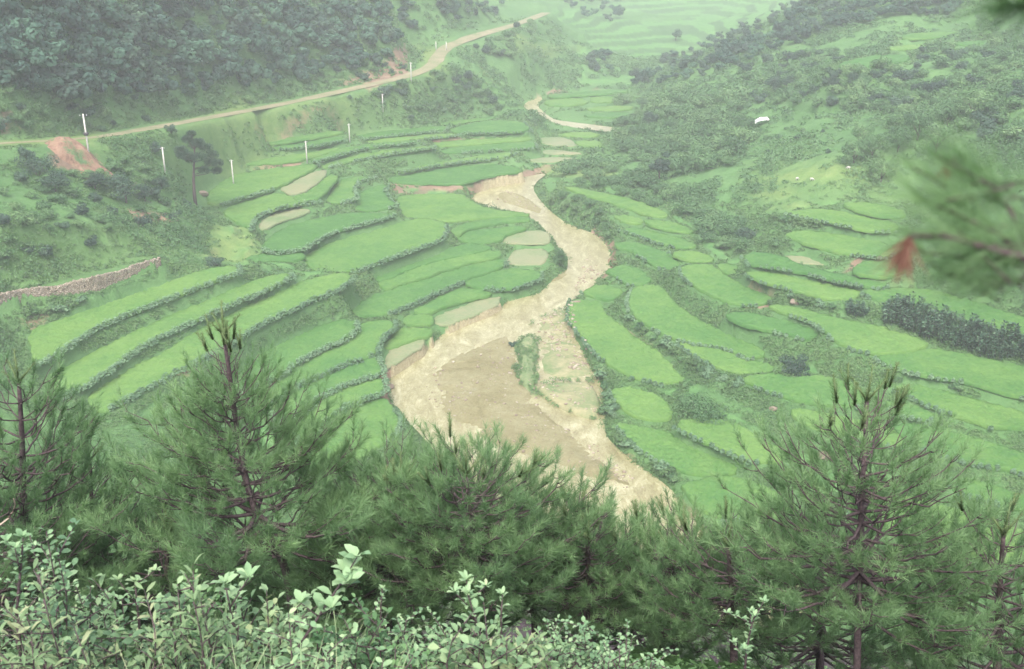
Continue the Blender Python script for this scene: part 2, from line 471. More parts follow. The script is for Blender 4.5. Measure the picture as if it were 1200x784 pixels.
# ------------------------------------------------------------------ the surveyed valley
# each plot: (label, height over the valley floor, kind, bean row on its rim, outline as sighted)
R_, Y_, N_ = 'rice', 'fallow', 'none'
PLOTS = [
 ('bright paddy directly below the dry stone wall, topmost of the long left terraces', 11.2, R_, 1, '36,390 86,371 155,346 200,332 240,317 276,312 277,320 238,333 195,350 160,363 125,377 97,392 75,407 45,428'),
 ('long paddy with a bean hedge, second terrace below the dry stone wall', 9.24, R_, 1, '55,443 98,422 140,400 175,384 212,367 250,352 288,334 318,325 338,321 338,326 325,332 300,344 278,352 250,365 212,382 185,394 160,408 140,422 125,434 95,453 65,468'),
 ('long paddy above a tall grassy bank, third terrace below the dry stone wall', 7.86, R_, 1, '105,466 140,444 175,424 212,404 250,379 282,364 318,348 350,333 378,325 405,321 411,326 393,340 362,352 335,365 305,378 287,389 255,410 215,430 185,446 162,457 140,471 120,483'),
 ('short pointed paddy at the foot of the tall grassy bank', 4.27, R_, 1, '290,430 320,411 350,396 378,383 400,377 412,377 414,385 410,391 397,400 370,410 345,424 325,439 305,450 280,460'),
 ('paddy with a curled end beside the pale mud strip at the river', 3.55, R_, 1, '300,463 318,455 345,432 372,416 400,406 415,396 419,384 437,377 458,377 459,384 446,394 440,406 438,414 425,419 395,429 370,441 345,452 325,466 305,475'),
 ('stepped paddy ending at the river, third above the lowest left one', 3.19, R_, 1, '320,477 338,464 370,446 397,434 428,422 440,421 444,432 444,438 412,446 385,457 367,468 350,483 330,495'),
 ('stepped paddy ending at the river, second above the lowest left one', 2.68, R_, 1, '340,496 355,487 378,468 400,456 430,447 446,444 448,459 425,467 400,477 382,490 367,506 345,517'),
 ('lowest left paddy, touching the river just above the pine tops', 1.99, R_, 1, '355,525 372,514 392,492 425,474 449,467 459,484 466,497 457,513 438,524 415,538 380,552'),
 ('pale mud strip at the river edge below the curled paddy', 1.98, Y_, 0, '449,420 457,410 482,400 500,397 495,407 482,415 462,428 454,432'),
 ('small green crescent paddy above the pale mud strip', 2.08, R_, 0, '446,407 465,392 475,386 505,388 504,394 482,397 457,409'),
 ('tiny square paddy wedged above the green crescent', 2.15, R_, 0, '475,376 482,370 504,371 505,380 482,381'),
 ('long pale plot of sparse young rice along the river', 1.96, Y_, 0, '507,372 540,360 560,351 589,347 586,356 570,365 550,372 525,382 510,382'),
 ('dark green strip just above the long pale river plot', 2.36, R_, 0, '484,366 505,358 520,347 545,339 571,341 574,345 550,350 520,359 500,368'),
 ('rounded paddy at the river bend above a sandy bank', 2.70, R_, 1, '545,330 562,325 580,320 600,316 632,319 631,326 612,334 595,339 572,338 550,335'),
 ('longest yellow green paddy in the middle of the left bank, with bean rim', 3.04, R_, 1, '402,371 425,356 450,344 475,336 500,328 540,315 585,305 590,308 585,314 560,322 535,332 505,345 482,356 455,366 425,371'),
 ('narrow light paddy immediately above the longest yellow green one', 3.50, R_, 0, '447,332 482,316 517,305 550,300 584,294 587,301 560,305 540,310 500,323 470,333 450,339'),
 ('slim hooked paddy right under the bank of the largest field', 3.72, R_, 0, '440,328 475,313 517,299 527,292 550,286 579,290 560,296 520,303 482,314 447,330'),
 ('deep green oval paddy inside the river bend', 3.7, R_, 0, '535,279 547,272 575,270 600,266 621,268 592,274 584,283 562,286 545,284'),
 ('tan bare plot at the river bend beside the deep green oval', 3.47, Y_, 0, '586,286 593,276 615,271 640,271 646,279 643,286 612,286'),
 ('pale flooded plot beside the round bush at the river', 2.7, Y_, 0, '593,311 594,303 605,292 642,291 641,311 612,311'),
 ('thin curved strip around the deep green oval paddy', 4.25, R_, 0, '528,273 541,265 562,259 590,255.5 620,256 620,259 590,260 565,264 545,269 533,277'),
 ('largest light green field of the valley, west of the river', 5.92, R_, 1, '356,303 366,296 385,287 410,279 440,272 474,259.5 500,258 521,262 519,272 516,280 500,287 462,300 425,314 412,318 390,319 371,319 366,311'),
 ('broad light field reaching the river with a straight upper edge', 4.41, R_, 0, '477,256.5 470,245 466,231 490,229 542,228 547,235 560,242 580,247 610,250 621,253 600,254 575,255 545,258 523,259.5 500,256.5'),
 ('dark green lens shaped paddy above a brown cut bank at the river', 5.26, R_, 0, '457,210 482,205 530,197 575,193 605,196 612,201 575,206 550,212 540,216 475,215 460,213'),
 ('tapering strip just above the dark green lens paddy', 6.35, R_, 1, '465,202 500,194 540,187 575,181 605,179 590,185 540,189.5 500,195.5 472,201'),
 ('strip ending square at the river, second above the dark green lens', 7.00, R_, 1, '517,177 550,171.5 590,169 626,167 627,173 590,175 550,178 520,180'),
 ('short light strip at the left end of the river terraces', 10.07, R_, 1, '376,196 400,187 437,180 475,174 508,171 508,173 475,177 440,183 405,190 380,197'),
 ('slender paddy under the light strip beside the middle pole', 11.11, R_, 1, '366,187.5 400,175 437,169 485,165 488,167 437,172 405,179 370,190'),
 ('long narrow paddy, second below the brushy road slope', 8.83, R_, 1, '415,170 450,163 490,159.5 525,157.5 538,158 520,160.5 480,163.5 440,167.5'),
 ('small broad paddy at the river, highest of the middle terraces', 8.85, R_, 1, '525,153 545,146.5 575,141 612,143 621,154 580,156 545,156.5'),
 ('thin paddy tucked under the brushy spur', 8.37, R_, 0, '512,146.5 545,141.5 580,137.5 582,138.5 548,143.5 520,148'),
 ('uppermost narrow paddy below the brushy road slope', 9.43, R_, 1, '402,162 450,154.5 500,149.5 526,148.5 520,152.5 475,157 425,163 404,166'),
 ('faint narrow strip between two river terraces', 7.47, R_, 0, '505,168.5 560,164 620,160.5 622,163.5 570,167.5 515,172'),
 ('paddy surrounding the foot of the pole beside the lone pine', 10.45, R_, 1, '243,238 252,222 272,207 300,201 340,196 374,193 362,200 340,211 322,220 295,228 258,239.5'),
 ('narrow paddy above the pole beside the lone pine', 11.33, R_, 0, '280,194 312,187 350,182 395,173 397,175 364,185 345,189 312,191.5'),
 ('short strip under the brown earth bank of the road slope', 12.59, R_, 1, '315,174.5 360,166.5 398,161.5 403,164 375,170 340,174.5'),
 ('faint uppermost strip on the road slope', 13.32, R_, 0, '305,168.5 355,159.5 398,154 403,156 360,162.5 315,169.5'),
 ('yellowish sloping plot below the bean row of the pole paddy', 10.12, Y_, 0, '326,221.5 350,208 375,199.5 386,200 376,212 360,224 342,229.5'),
 ('small green paddy right of the yellowish sloping plot', 9.79, R_, 0, '346,232 362,226 378,214.5 388,204 396,206 383,222 373,233 355,235.5'),
 ('square paddy with a curved hedge left of the key shaped one', 8.30, R_, 1, '382,239 393,218 405,210 420,207.5 437,207.5 418,213 412,222 415,233 400,237.5'),
 ('key shaped paddy with a dark rounded rim', 6.9, R_, 1, '418,245 421,230 435,221 452,217 448,226 456,236 463,241 450,245 430,247.5'),
 ('curved paddy lying below the long bean row near the lone pine', 9.63, R_, 1, '262,247 296,234 324,226 342,232.5 355,237 371,236.5 350,239 325,244 305,250 295,257 291,269 280,262 270,255'),
 ('small patchy paddy inside the curve of the bean hedge', 8.90, Y_, 0, '300,268 306,257 325,249 352,244 368,247 350,254 325,261 310,271'),
 ('wide light paddy left of the key shaped one', 7.51, R_, 1, '308,292 318,279 335,268 365,259 395,253 415,250.5 440,251.5 464,251 450,255.5 425,262 392,271 372,281 355,291 325,296'),
 ('small uneven paddy at the foot of the bare left knoll', 6.98, R_, 0, '284,308 302,299 325,300 352,297 356,302 345,305.5 318,305.5'),
 # east of the river
 ('long bright paddy on the crest of the hedged river bank', 6.4, R_, 0, '660,219 690,224 722,231 752,239 777,249 779,254 757,251 740,245 710,234.5 677,226'),
 ('tiny paddy between two hedged banks above the river curve', 5.5, R_, 0, '720,252 735,254 750,257.5 750,262 735,261'),
 ('slim bright paddy under the big bramble slope', 6.0, R_, 0, '755,257.5 780,260 805,267.5 812,272 790,270.5 765,264.5'),
 ('yellow green paddy, third step above the river curve', 5.1, R_, 1, '730,269.5 745,267 770,275 802,282 815,290 800,290.5 775,284.5 750,275.5'),
 ('paddy over the red eroded bank, second step above the river curve', 4.38, R_, 1, '720,286.5 732,284 760,290 785,300 795,310 790,315 775,314 757,302 740,293.5'),
 ('little paddy beside the round bushes, above the wide fan paddy', 5.32, R_, 1, '788,297 810,294.5 835,304 830,307 805,303.5'),
 ('small rounded paddy next to the sandy river bed', 3.0, R_, 1, '712,317.5 735,311.5 752,320 760,329 750,334.5 735,331 722,322'),
 ('smallest oval paddy at the edge of the gravel', 2.2, R_, 1, '685,342.5 705,335.5 722,337.5 726,344 715,351 697,348'),
 ('wide fan shaped paddy widening towards the right', 6.54, R_, 1, '800,312.5 830,309.5 847,325 865,335 902,350 897,356 872,356.5 845,349.5 820,337 805,325'),
 ('tiny wedge paddy beside the fan shaped one', 6.3, R_, 0, '845,309.5 860,310.5 865,324 852,321.5'),
 ('bright curved tongue of rice sweeping down to the right', 3.49, R_, 1, '740,352 746,338 760,335 772,337 780,350 800,367 825,382 850,393 880,404 894,416 878,419 850,406 815,401 788,395 762,380.5 743,366'),
 ('smooth paddy lying under the bright curved tongue', 3.11, R_, 1, '797,403.5 815,404.5 845,409 865,421 905,430.5 900,435.5 870,436.5 845,431 815,414.5'),
 ('large dark green paddy bordering the gravel bed', 1.9, R_, 1, '672,350.5 702,355 705,370 725,382 745,400 777,420 787,437 802,445 775,448 745,441 722,429 702,414 685,391.5 670,375'),
 ('small paddy below the large dark green one', 1.4, R_, 1, '720,456 740,456 770,466 782,482 784,490 765,490.5 740,484 727,472'),
 ('long paddy with a thick hedge along the gravel bed', 1.0, R_, 1, '725,497 747,502.5 780,508 800,523 835,538 860,548 860,553 815,553.5 780,541 752,524.5 735,507'),
 ('paddy under the bramble mound, bordered by a bushy rim', 2.5, R_, 1, '802,495 835,492 865,501 885,516 912,526 915,540 880,538 852,526 820,511.5 797,500'),
 ('lowest right paddy beside the river, partly behind pine tops', .7, R_, 1, '802,568 835,563 865,563 897,576 927,590 927,602 877,604 840,604 825,594 812,580'),
 ('paddy at the foot of the dark spiky bush', 4.6, R_, 1, '870,443.5 905,439.5 930,445 962,442 1000,453 1012,465 1000,474 958,471 925,464 895,455'),
 ('slender paddy below a bank of brown weeds', 6.0, R_, 1, '853,369 872,368 905,374 935,382.5 958,392 948,397 918,389 885,381 862,375.5'),
 ('bright long paddy left of the dark broad leaved bushes', 7.0, R_, 1, '902,357.5 925,361 962,370 980,375 1012,380 1050,390 1085,402 1075,408 1040,413 1010,410 982,400 975,390 955,377 925,366.5'),
 ('big bright paddy right below the dark broad leaved bushes', 6.7, R_, 1, '1030,419 1055,413.5 1090,411 1125,417 1200,431 1240,441 1240,474 1200,464 1175,458 1137,446 1100,441 1062,434 1040,426'),
 ('yellow green paddy on the right edge, below the big bright one', 5.2, R_, 1, '1050,454.5 1070,452.5 1112,463 1150,473 1200,486 1240,499 1240,511 1195,499 1162,498 1125,486 1085,471'),
 ('small patch of rice between two dark hedges on the right', 4.59, R_, 1, '1040,470.5 1065,476 1090,486 1085,491.5 1055,484'),
 ('weedy paddy behind the right pine top', 3.71, R_, 1, '1050,499 1090,501 1130,513 1180,529 1220,541 1220,559 1180,547 1130,538 1070,521'),
 ('pale paddy showing at the right edge behind pine twigs', 2.7, R_, 1, '1120,563 1150,568 1195,583 1230,591 1230,604 1180,589 1120,574'),
 ('dull green paddy seen through the right pine', 3.9, R_, 1, '925,479 990,491 1038,501 1060,524 1000,514 940,494'),
 ('lowest paddy on the right, half hidden by pine needles', 1.8, R_, 1, '1000,586 1060,582 1120,601 1200,626 1230,641 1230,664 1150,649 1050,619 1000,604'),
 ('upper right paddy beneath the sheep meadow', 13.00, R_, 1, '922,249.5 960,245.5 1000,252.5 1035,259.5 1050,265 1045,271 1015,269 972,259.5 942,254'),
 ('bright paddy second below the sheep meadow', 11.36, R_, 1, '920,274.5 947,272.5 985,276.5 1035,285 1047,295 1035,301 1000,298 965,290.5 940,282'),
 ('highest right paddy, touching the blurred pine twig', 13.86, R_, 0, '990,239.5 1015,239.5 1055,245.5 1060,254 1035,253 1005,245.5'),
 ('short sloping paddy left of a reddish gully', 9.68, Y_, 0, '920,300 945,300.5 970,312 942,309.5 925,305.5'),
 ('small paddy right of a reddish gully', 10.63, R_, 0, '1000,318 1020,307 1048,307 1060,316 1040,324 1015,322.5'),
 ('long paddy ending in a point below the blurred twig', 9.76, R_, 1, '875,302.5 887,296 912,301 947,315.5 1000,326.5 1040,335.5 1030,337 980,328 935,316.5 900,311.5 882,309.5'),
 ('wide paddy above a row of dark weeds and a small rock', 8.68, R_, 1, '875,320.5 892,319.5 930,326.5 972,335.5 1005,342.5 1000,349 970,349 930,339 895,329.5'),
 ('large bright paddy on the right edge above the dark bushes', 9.34, R_, 1, '1015,343 1035,340 1085,341 1122,351 1150,358 1200,376 1240,386 1240,401 1200,393 1152,381 1122,371 1085,360.5 1050,353.5 1025,349.5'),
 ('bright hay field high on the right hillside', 29.70, R_, 0, '980,77 1016,67 1060,64 1066,70 1033,77 1000,82'),
 ('thin field along the upper right hillside, top one', 32.20, R_, 0, '1058,41 1100,38 1180,37 1182,42 1100,44.5 1060,46'),
 ('short thin field below the top one on the right hillside', 30.71, R_, 0, '1042,55 1080,52.5 1085,56 1045,58.5'),
 ('thin field beside dark shrubs near the upper right corner', 32.60, R_, 0, '1120,50 1172,47 1172,51.5 1122,53.5'),
 # inside and beyond the upper river loop
 ('tan mud plot inside the upper river loop', 5.7, Y_, 0, '632,160.5 665,161.5 680,173 636,170.5'),
 ('green strip inside the upper river loop', 5.3, R_, 0, '673,165.5 702,165.5 702,173.5 682,171.5'),
 ('light mud strip below the tan plot in the river loop', 5.2, Y_, 0, '634,177 645,175.5 677,178.5 682,181 636,181.5'),
 ('pale plot at the neck of the upper river loop', 4.7, Y_, 0, '618,187.5 632,185 650,184.5 682,185.5 654,190.5 624,191'),
 ('slim green strip highest inside the river loop', 5.6, R_, 0, '652,158.5 675,155.5 702,157.5 700,160.5 670,160'),
 ('far strip nearest the river source, above the loop', 7.32, R_, 0, '641,111 700,107.5 735,104.5 735,108.5 690,112 646,115'),
 ('small far strip touching the river above the loop', 6.68, R_, 0, '638,118 680,115.5 690,121 660,125 641,122.5'),
 ('far strip ending at the dark wooded spur, above the loop', 6.8, R_, 0, '692,114 745,112.5 742,118 692,120.5'),
 ('far strip second from the river loop', 6.2, R_, 0, '686,126.5 742,124 740,129 691,129.5'),
 ('far strip first above the river loop', 5.7, R_, 0, '684,134.5 740,132 738,138 691,137.5'),
]
# strips held level without a crop: (height, outline)
LEVELS = [(14.8, '-40,363 0,350 75,329 125,317 187,302 188,305.5 125,320.5 75,332.5 0,354 -40,367'),
          (13.0, '0,372 26,360 76,352 112,344 160,328 190,317 192,320 160,331 112,348 76,356 26,364')]
MEADOWS = ['885,212 935,200 980,194 1012,200 1010,214 960,216 910,216', '885,227 910,222 937,227 910,235 890,231', '907,244 935,239 965,240 930,246',
           '560,245 545,238 548,230 560,238', '640,200 660,195 700,196 720,205 690,210 660,207', '250,190 300,178 340,185 280,200', '250,262 285,265 300,290 280,310 240,300',
           '120,150 60,163 0,166 0,172 110,170', '490,60 515,58 520,85 500,90', '600,45 680,55 670,62 600,60', '280,115 300,122 240,140 200,145', '380,115 300,132 220,150 240,155 330,140 420,118']
PASTURE = ['300,166 430,142 500,120 505,98 420,110 300,132 205,152 230,172', '100,172 200,160 240,190 210,200 120,190', '0,300 100,292 190,285 240,290 200,306 60,332', '885,190 1000,186 1060,215 1060,240 900,246 880,215']
SOILS = [('300,150 340,144 400,141 402,147 350,152 300,158', .6), ('0,132 18,142 12,158 0,160', .55), ('390,98 470,70 480,55 475,86 400,102', .55),
         ('425,100 475,62 478,90 430,105', .9), ('640,108 700,102 705,106 645,112', .7), ('550,225 580,212 620,202 640,196 655,193 650,199 620,207 585,214 560,224', 1.0),
         ('455,213 540,217 545,226 460,223', .75), ('695,272 715,290 720,318 708,325 705,300', 1.0), ('300,192 355,188 352,195 296,199', .7), ('430,158 560,163 620,161 622,166 520,170', .45),
         ('715,378 745,395 785,430 775,432 735,408 712,388', .8), ('790,590 830,630 822,640 785,600', .9), ('735,535 800,600 795,605 725,535', .8), ('150,246 205,250 205,262 160,262', .6),
         ('1005,300 1015,297 1000,318 992,318', .9), ('700,140 745,150 745,156 690,148', .45), ('445,430 458,440 452,470 446,462', .9), ('205,425 220,425 220,440 205,440', .8), ('60,178 112,182 120,204 60,196', .7),
         ('20,374 55,366 60,374 40,388', .55), ('880,340 905,345 905,362 875,362', .5), ('240,290 300,280 290,300 250,308', .55)]
RIVER_L = '634,111 626,114 614,122 617,132 628,146'
CH_MAIN = ('640,203 625,206 595,211 572,217 550,230 560,238 580,245.5 610,250.5 624,260 645,275 649,290 668,300 667,320 650,330 625,345 592,353 585,360 555,371 517,391 495,410 465,428 455,435 '
           '451,457 455,472 472,487 490,502 520,535 580,580 640,625 720,670 800,710 900,745 960,700 900,672 850,645 830,630 820,620 797,600 790,580 760,555 727,532 705,510 707,475 705,460 690,420 672,383 '
           '665,360 685,341 707,323 715,312 715,297 700,276 662,262 646,250 632,236 622,221 628,212')
CH_UP = '636,112 630,113 614,122 619,132 630,144 650,147.5 680,150 737,157 740,152.5 680,144.5 650,141 640,135 628,124 636,116'
SANDBAR = '497,442 495,452 502,470 518,486 535,500 570,517 620,537 665,552 727,570 752,575 740,560 705,535 690,520 672,500 655,492 640,478 628,462 620,440 612,425 600,400 597,388 560,401 525,416 515,425'
SPITS = ['625,372 655,361 671,357 676,384 692,420 700,440 660,444 636,440 628,420 632,395 620,388', '577,226 600,222 622,232 640,246 632,251 610,243 590,238',
         '600,340 635,330 650,331 632,341 606,350 590,352', '658,312 672,318 655,330 640,330']
MUDPLOTS = ['630,448 660,446 694,444 706,470 702,491 675,485 645,470 629,458']
GREENPLOT = '608,394 622,391 631,398 633,412 627,428 631,444 626,450 632,462 627,465 617,455 609,449 603,434 608,424 603,408'
ROAD = ('-90,176 -40,171 0,168 60,165 115,161 160,153 200,146 250,137 300,128 350,118 400,107 440,98 475,90 500,81 510,73 514,65 522,56 540,49 560,42 590,33 612,26 640,15',
        [28.5, 28.5, 28, 27, 25.6, 24.5, 23.5, 22, 20.7, 20, 20, 20.7, 21.5, 22.3, 22.8, 23.2, 23.6, 24.3, 25, 25.6, 25.8, 26])
river_z = lambda y: np.interp(y, [60, 95, 110, 140, 175, 205, 235, 262, 290, 325, 360], [-.8, -.3, .1, .6, 1.2, 1.8, 2.6, 4.0, 4.6, 5.3, 6.0])

# bare-earth heights: (px, py, z) sighted, or ('d', px, distance, z)
HTS = [(30, 300, 20), (60, 338, 15.3), (100, 260, 20.5), (0, 250, 23), (0, 200, 26), (150, 240, 18), (200, 200, 18), (235, 238, 11.5), (250, 190, 15), (200, 280, 13.2), (250, 290, 10.6), (180, 322, 12.6), (280, 314, 10), (85, 192, 24), (60, 215, 23.5),
       (560, 80, 19.7), (560, 120, 13), (500, 125, 13.6), (450, 130, 14.4), (400, 135, 14.8), (340, 148, 15.2), (300, 155, 15.8), (620, 62, 19), (620, 100, 10.5), (650, 100, 8), (700, 60, 13.6), (700, 30, 18), (750, 60, 12.5), (750, 30, 16.3), (750, 0, 20),
       (850, 15, 17.5), (600, 0, 29), (520, 0, 32), (660, 0, 24), (480, 35, 28), (560, 12, 29.5), (700, 85, 10),
       (950, 208, 16), (950, 165, 18.2), (950, 130, 21), (950, 100, 23.2), (950, 75, 25.8), (950, 50, 28.7), (950, 25, 32.4), (950, 0, 36.4), (1100, 190, 21.8), (1100, 130, 25.7), (1100, 75, 30.7), (1100, 40, 34.5), (1100, 0, 40), (1180, 200, 25), (1180, 100, 31.7), (1180, 0, 42.5),
       (850, 250, 8.8), (850, 200, 11.8), (850, 165, 13.3), (850, 130, 16.1), (850, 100, 19), (850, 75, 21.5), (850, 50, 25), (780, 200, 8.6), (780, 160, 10.2), (780, 120, 13), (780, 95, 15), (720, 205, 6.2), (690, 215, 5.4), (1150, 320, 15), (1100, 280, 17), (820, 465, 3.6), (700, 185, 6),
       (660, 235, 4.2), (690, 255, 3.6)]
for px, d0, z0 in ((-150, 150, 30), (0, 166, 28), (100, 181, 26), (200, 209, 23.5), (300, 242, 20.7), (400, 274, 20), (440, 283, 20.7)):
    for k in (8, 20, 34, 50):
        HTS.append(('d', px, d0 + 3 + k, z0 + .7 * k))
    HTS.append(('d', px, d0 + 90, z0 + 52))
    HTS.append(('d', px, d0 + 140, z0 + 58 if px < 350 else z0 + 30))
HTS += [('d', 470, 300, 29), ('d', 470, 311, 33), ('d', 470, 340, 26), ('d', 495, 322, 24), ('d', 500, 350, 25), ('d', 455, 308, 39), ('d', 440, 358, 39),
        ('d', 850, 420, 14), ('d', 780, 400, 11), ('d', 950, 430, 38), ('d', 1100, 380, 48), ('d', 1300, 150, 24), ('d', 1300, 250, 44), ('d', 1300, 110, 9), ('d', 1300, 130, 16), ('d', 1300, 400, 60), ('d', 1500, 150, 30), ('d', 1500, 300, 60)]
for px in (-500, -100, 200, 500, 800, 1100, 1700):
    far = 90 if px < 300 or px > 1000 else 45
    HTS += [('d', px, 800, 30 + far * .5), ('d', px, 1200, 60 + far), ('d', px, 1700, 150)]
    HTS += [('d', px, d, z) for d, z in ((.5, 58.4), (3, 56.7), (6, 54.9), (8, 53.6), (12, 50.4), (16, 46.8), (22, 41.5), (32, 33.5), (45, 23.5), (60, 13))]
    if px > 0 and px < 1150:
        HTS.append(('d', px, 78, 3.5))
HTS += [('d', -100, 80, 12), ('d', -100, 110, 13), ('d', -400, 100, 20), ('d', -400, 150, 32), ('d', -500, 220, 60), ('d', 0, 90, 10.5), ('d', 100, 88, 7.5), ('d', 1200, 84, 1.5)]
# ------------------------------------------------------------------ bare earth: thin plate spline through the heights
cp = []
for t in HTS:
    if t[0] == 'd':
        q = at_d(t[1], 200, t[2])
        cp.append((q[0], q[1], t[3]))
    else:
        x, y = at_z(t[0], t[1], t[2])
        cp.append((x, y, t[2]))


def to_world(pts, z):
    x, y = at_z([p[0] for p in pts], [p[1] for p in pts], z)
    return np.stack([x, y], 1)


def on_river(pts, dz=0.0):
    out = []
    for px, py in pts:
        z = .5
        for _ in range(6):
            x, y = at_z(px, py, z + dz)
            z = float(river_z(y))
        out.append((float(x), float(y)))
    return np.array(out)


plots = []
for lab, z, kind, bean, s in PLOTS:
    w = to_world(P(s), z)
    if kind == 'rice':                                      # outlines hold the visible crop; the ground lies half a metre below it
        w = to_world(P(s), z + .25)
    a_ = .5 * np.sum(w[:, 0] * np.roll(w[:, 1], -1) - np.roll(w[:, 0], -1) * w[:, 1])
    t_ = np.roll(w, -1, 0) - np.roll(w, 1, 0)
    t_ /= np.linalg.norm(t_, axis=1)[:, None] + 1e-9
    w = w - np.stack([-t_[:, 1], t_[:, 0]], 1) * (1 if a_ > 0 else -1) * ((.66 if w[:, 0].mean() > 5 and w[:, 1].mean() < 215 else .5) if kind == 'rice' else .1)
    plots.append((lab, z, kind, bean, w))
    c = w.mean(0)
    cp.append((c[0], c[1], z))
    far = w[np.argmax(((w - c) ** 2).sum(1))]
    if ((far - c) ** 2).sum() > 150:
        cp.append((far[0], far[1], z))
chan, chan2 = on_river(P(CH_MAIN)), on_river(P(CH_UP))
for q in np.vstack([chan[::3], chan2[::3]]):
    cp.append((q[0], q[1], float(river_z(q[1])) + .5))
cp = np.array(cp)
keep = [0]
for i in range(1, len(cp)):                                # drop points that fall on top of each other
    if np.min(np.hypot(*(cp[keep, :2] - cp[i, :2]).T)) > 2.5:
        keep.append(i)
cp = cp[keep]


def tps_kernel(r2):
    return .5 * r2 * np.log(r2 + 1e-9)


SC = 100.0
X = cp[:, :2] / SC
K = tps_kernel(((X[:, None] - X[None]) ** 2).sum(-1)) + np.eye(len(X)) * 2e-4
A = np.block([[K, np.c_[np.ones(len(X)), X]], [np.r_[np.ones((1, len(X))), X.T], np.zeros((3, 3))]])
sol = np.linalg.solve(A, np.r_[cp[:, 2], 0, 0, 0])


def tps(x, y):
    q = np.stack([np.ravel(x), np.ravel(y)], 1) / SC
    r = np.empty(len(q))
    for i in range(0, len(q), 20000):
        k = tps_kernel(((q[i:i + 20000, None] - X[None]) ** 2).sum(-1))
        r[i:i + 20000] = k @ sol[:-3] + sol[-3] + q[i:i + 20000] @ sol[-2:]
    return r.reshape(np.shape(x))


AZ = np.radians(np.linspace(-46, 46, 1040))
DS = np.concatenate([np.geomspace(.6, 80, 230, endpoint=False), np.geomspace(80, 340, 560, endpoint=False), np.geomspace(340, 1650, 190)])
LD = np.log(DS)
ca, cd = AZ[::8], LD[::8]
ca[-1], cd[-1] = AZ[-1], LD[-1]
gx, gy = np.exp(cd)[:, None] * np.sin(ca), np.exp(cd)[:, None] * np.cos(ca)
Sc = tps(gx, gy)


def bil(G, ra, rd, az, ld):
    i = np.clip(np.searchsorted(rd, ld) - 1, 0, len(rd) - 2)
    j = np.clip(np.searchsorted(ra, az) - 1, 0, len(ra) - 2)
    fi = np.clip((ld - rd[i]) / (rd[i + 1] - rd[i]), 0, 1)
    fj = np.clip((az - ra[j]) / (ra[j + 1] - ra[j]), 0, 1)
    return (G[i, j] * (1 - fj) + G[i, j + 1] * fj) * (1 - fi) + (G[i + 1, j] * (1 - fj) + G[i + 1, j + 1] * fj) * fi


GX, GY = DS[:, None] * np.sin(AZ), DS[:, None] * np.cos(AZ)
NA, NDS = len(AZ), len(DS)
S = bil(Sc, ca, cd, np.broadcast_to(AZ, GX.shape), np.broadcast_to(LD[:, None], GX.shape))
S = np.maximum(S, river_z(GY) - .2)


def hit(px, py, G=None):
    """first ground point on a sight line"""
    G = Z if G is None else G
    x, y, w = [float(q) for q in ray(px, py)]
    h = math.hypot(x, y)
    az = math.atan2(x, y)
    d = np.geomspace(2, 1600, 2400)
    zr = H + w / h * d
    g = bil(G, AZ, LD, np.full(len(d), az), np.log(d))
    k = int(np.argmax(g > zr)) if (g > zr).any() else len(d) - 1
    return np.array([math.sin(az) * d[k], math.cos(az) * d[k], g[k]])


def ground(x, y):
    x, y = np.asarray(x, float), np.asarray(y, float)
    return bil(Z, AZ, LD, np.arctan2(x, y), np.log(np.hypot(x, y)))


def seg_dist(px, py, a, b):
    d = b - a
    t = np.clip(((px - a[0]) * d[0] + (py - a[1]) * d[1]) / (d @ d + 1e-9), 0, 1)
    return np.hypot(px - a[0] - t * d[0], py - a[1] - t * d[1]), t


def window(poly, m):
    """grid rows and columns round a plot"""
    az, d = np.arctan2(poly[:, 0], poly[:, 1]), np.hypot(poly[:, 0], poly[:, 1])
    ma = m / d.min()
    return slice(np.searchsorted(DS, max(.6, d.min() - m)), np.searchsorted(DS, d.max() + m) + 1), slice(np.searchsorted(AZ, az.min() - ma), np.searchsorted(AZ, az.max() + ma) + 1)


def in_poly(px, py, poly):
    c = np.zeros(np.shape(px), bool)
    for a, b in zip(poly, np.roll(poly, -1, 0)):
        s = ((a[1] > py) != (b[1] > py))
        if a[1] != b[1]:
            c ^= s & (px < (b[0] - a[0]) * (py - a[1]) / (b[1] - a[1]) + a[0])
    return c


def poly_dist(px, py, poly):
    d = np.full(np.shape(px), 1e9)
    for a, b in zip(poly, np.roll(poly, -1, 0)):
        d = np.minimum(d, seg_dist(px, py, a, b)[0])
    return np.where(in_poly(px, py, poly), -d, d)


Wt, Wz = np.full(GX.shape, 1 / 4.5 ** 3), S / 4.5 ** 3
near = np.full(GX.shape, 40.0)                             # distance to the nearest levelled place
FIX = np.full(GX.shape, np.nan)
DEEP = np.zeros(GX.shape, bool)                            # well inside a levelled place
MASK = {k: np.zeros(GX.shape) for k in ('plot', 'river', 'road', 'soil', 'meadow', 'paddy', 'sand', 'litter_shade')}


def level(poly, zf, m, key=None, sink=0.0):
    r, c = window(poly, m)
    gx_, gy_ = GX[r, c], GY[r, c]
    d = poly_dist(gx_, gy_, poly)
    z = zf(gx_, gy_) if callable(zf) else zf
    w = 1 / np.maximum(d, .15) ** 3 * (d < m)
    Wt[r, c] += w
    Wz[r, c] += w * z
    near[r, c] = np.minimum(near[r, c], np.maximum(d, 0))
    if key != 'river':
        FIX[r, c] = np.where(d <= 0, z - sink, FIX[r, c])
    DEEP[r, c] |= d < -.5
    if key:
        MASK[key][r, c] = np.maximum(MASK[key][r, c], d <= (-.6 if key == 'river' else .3))
    return d


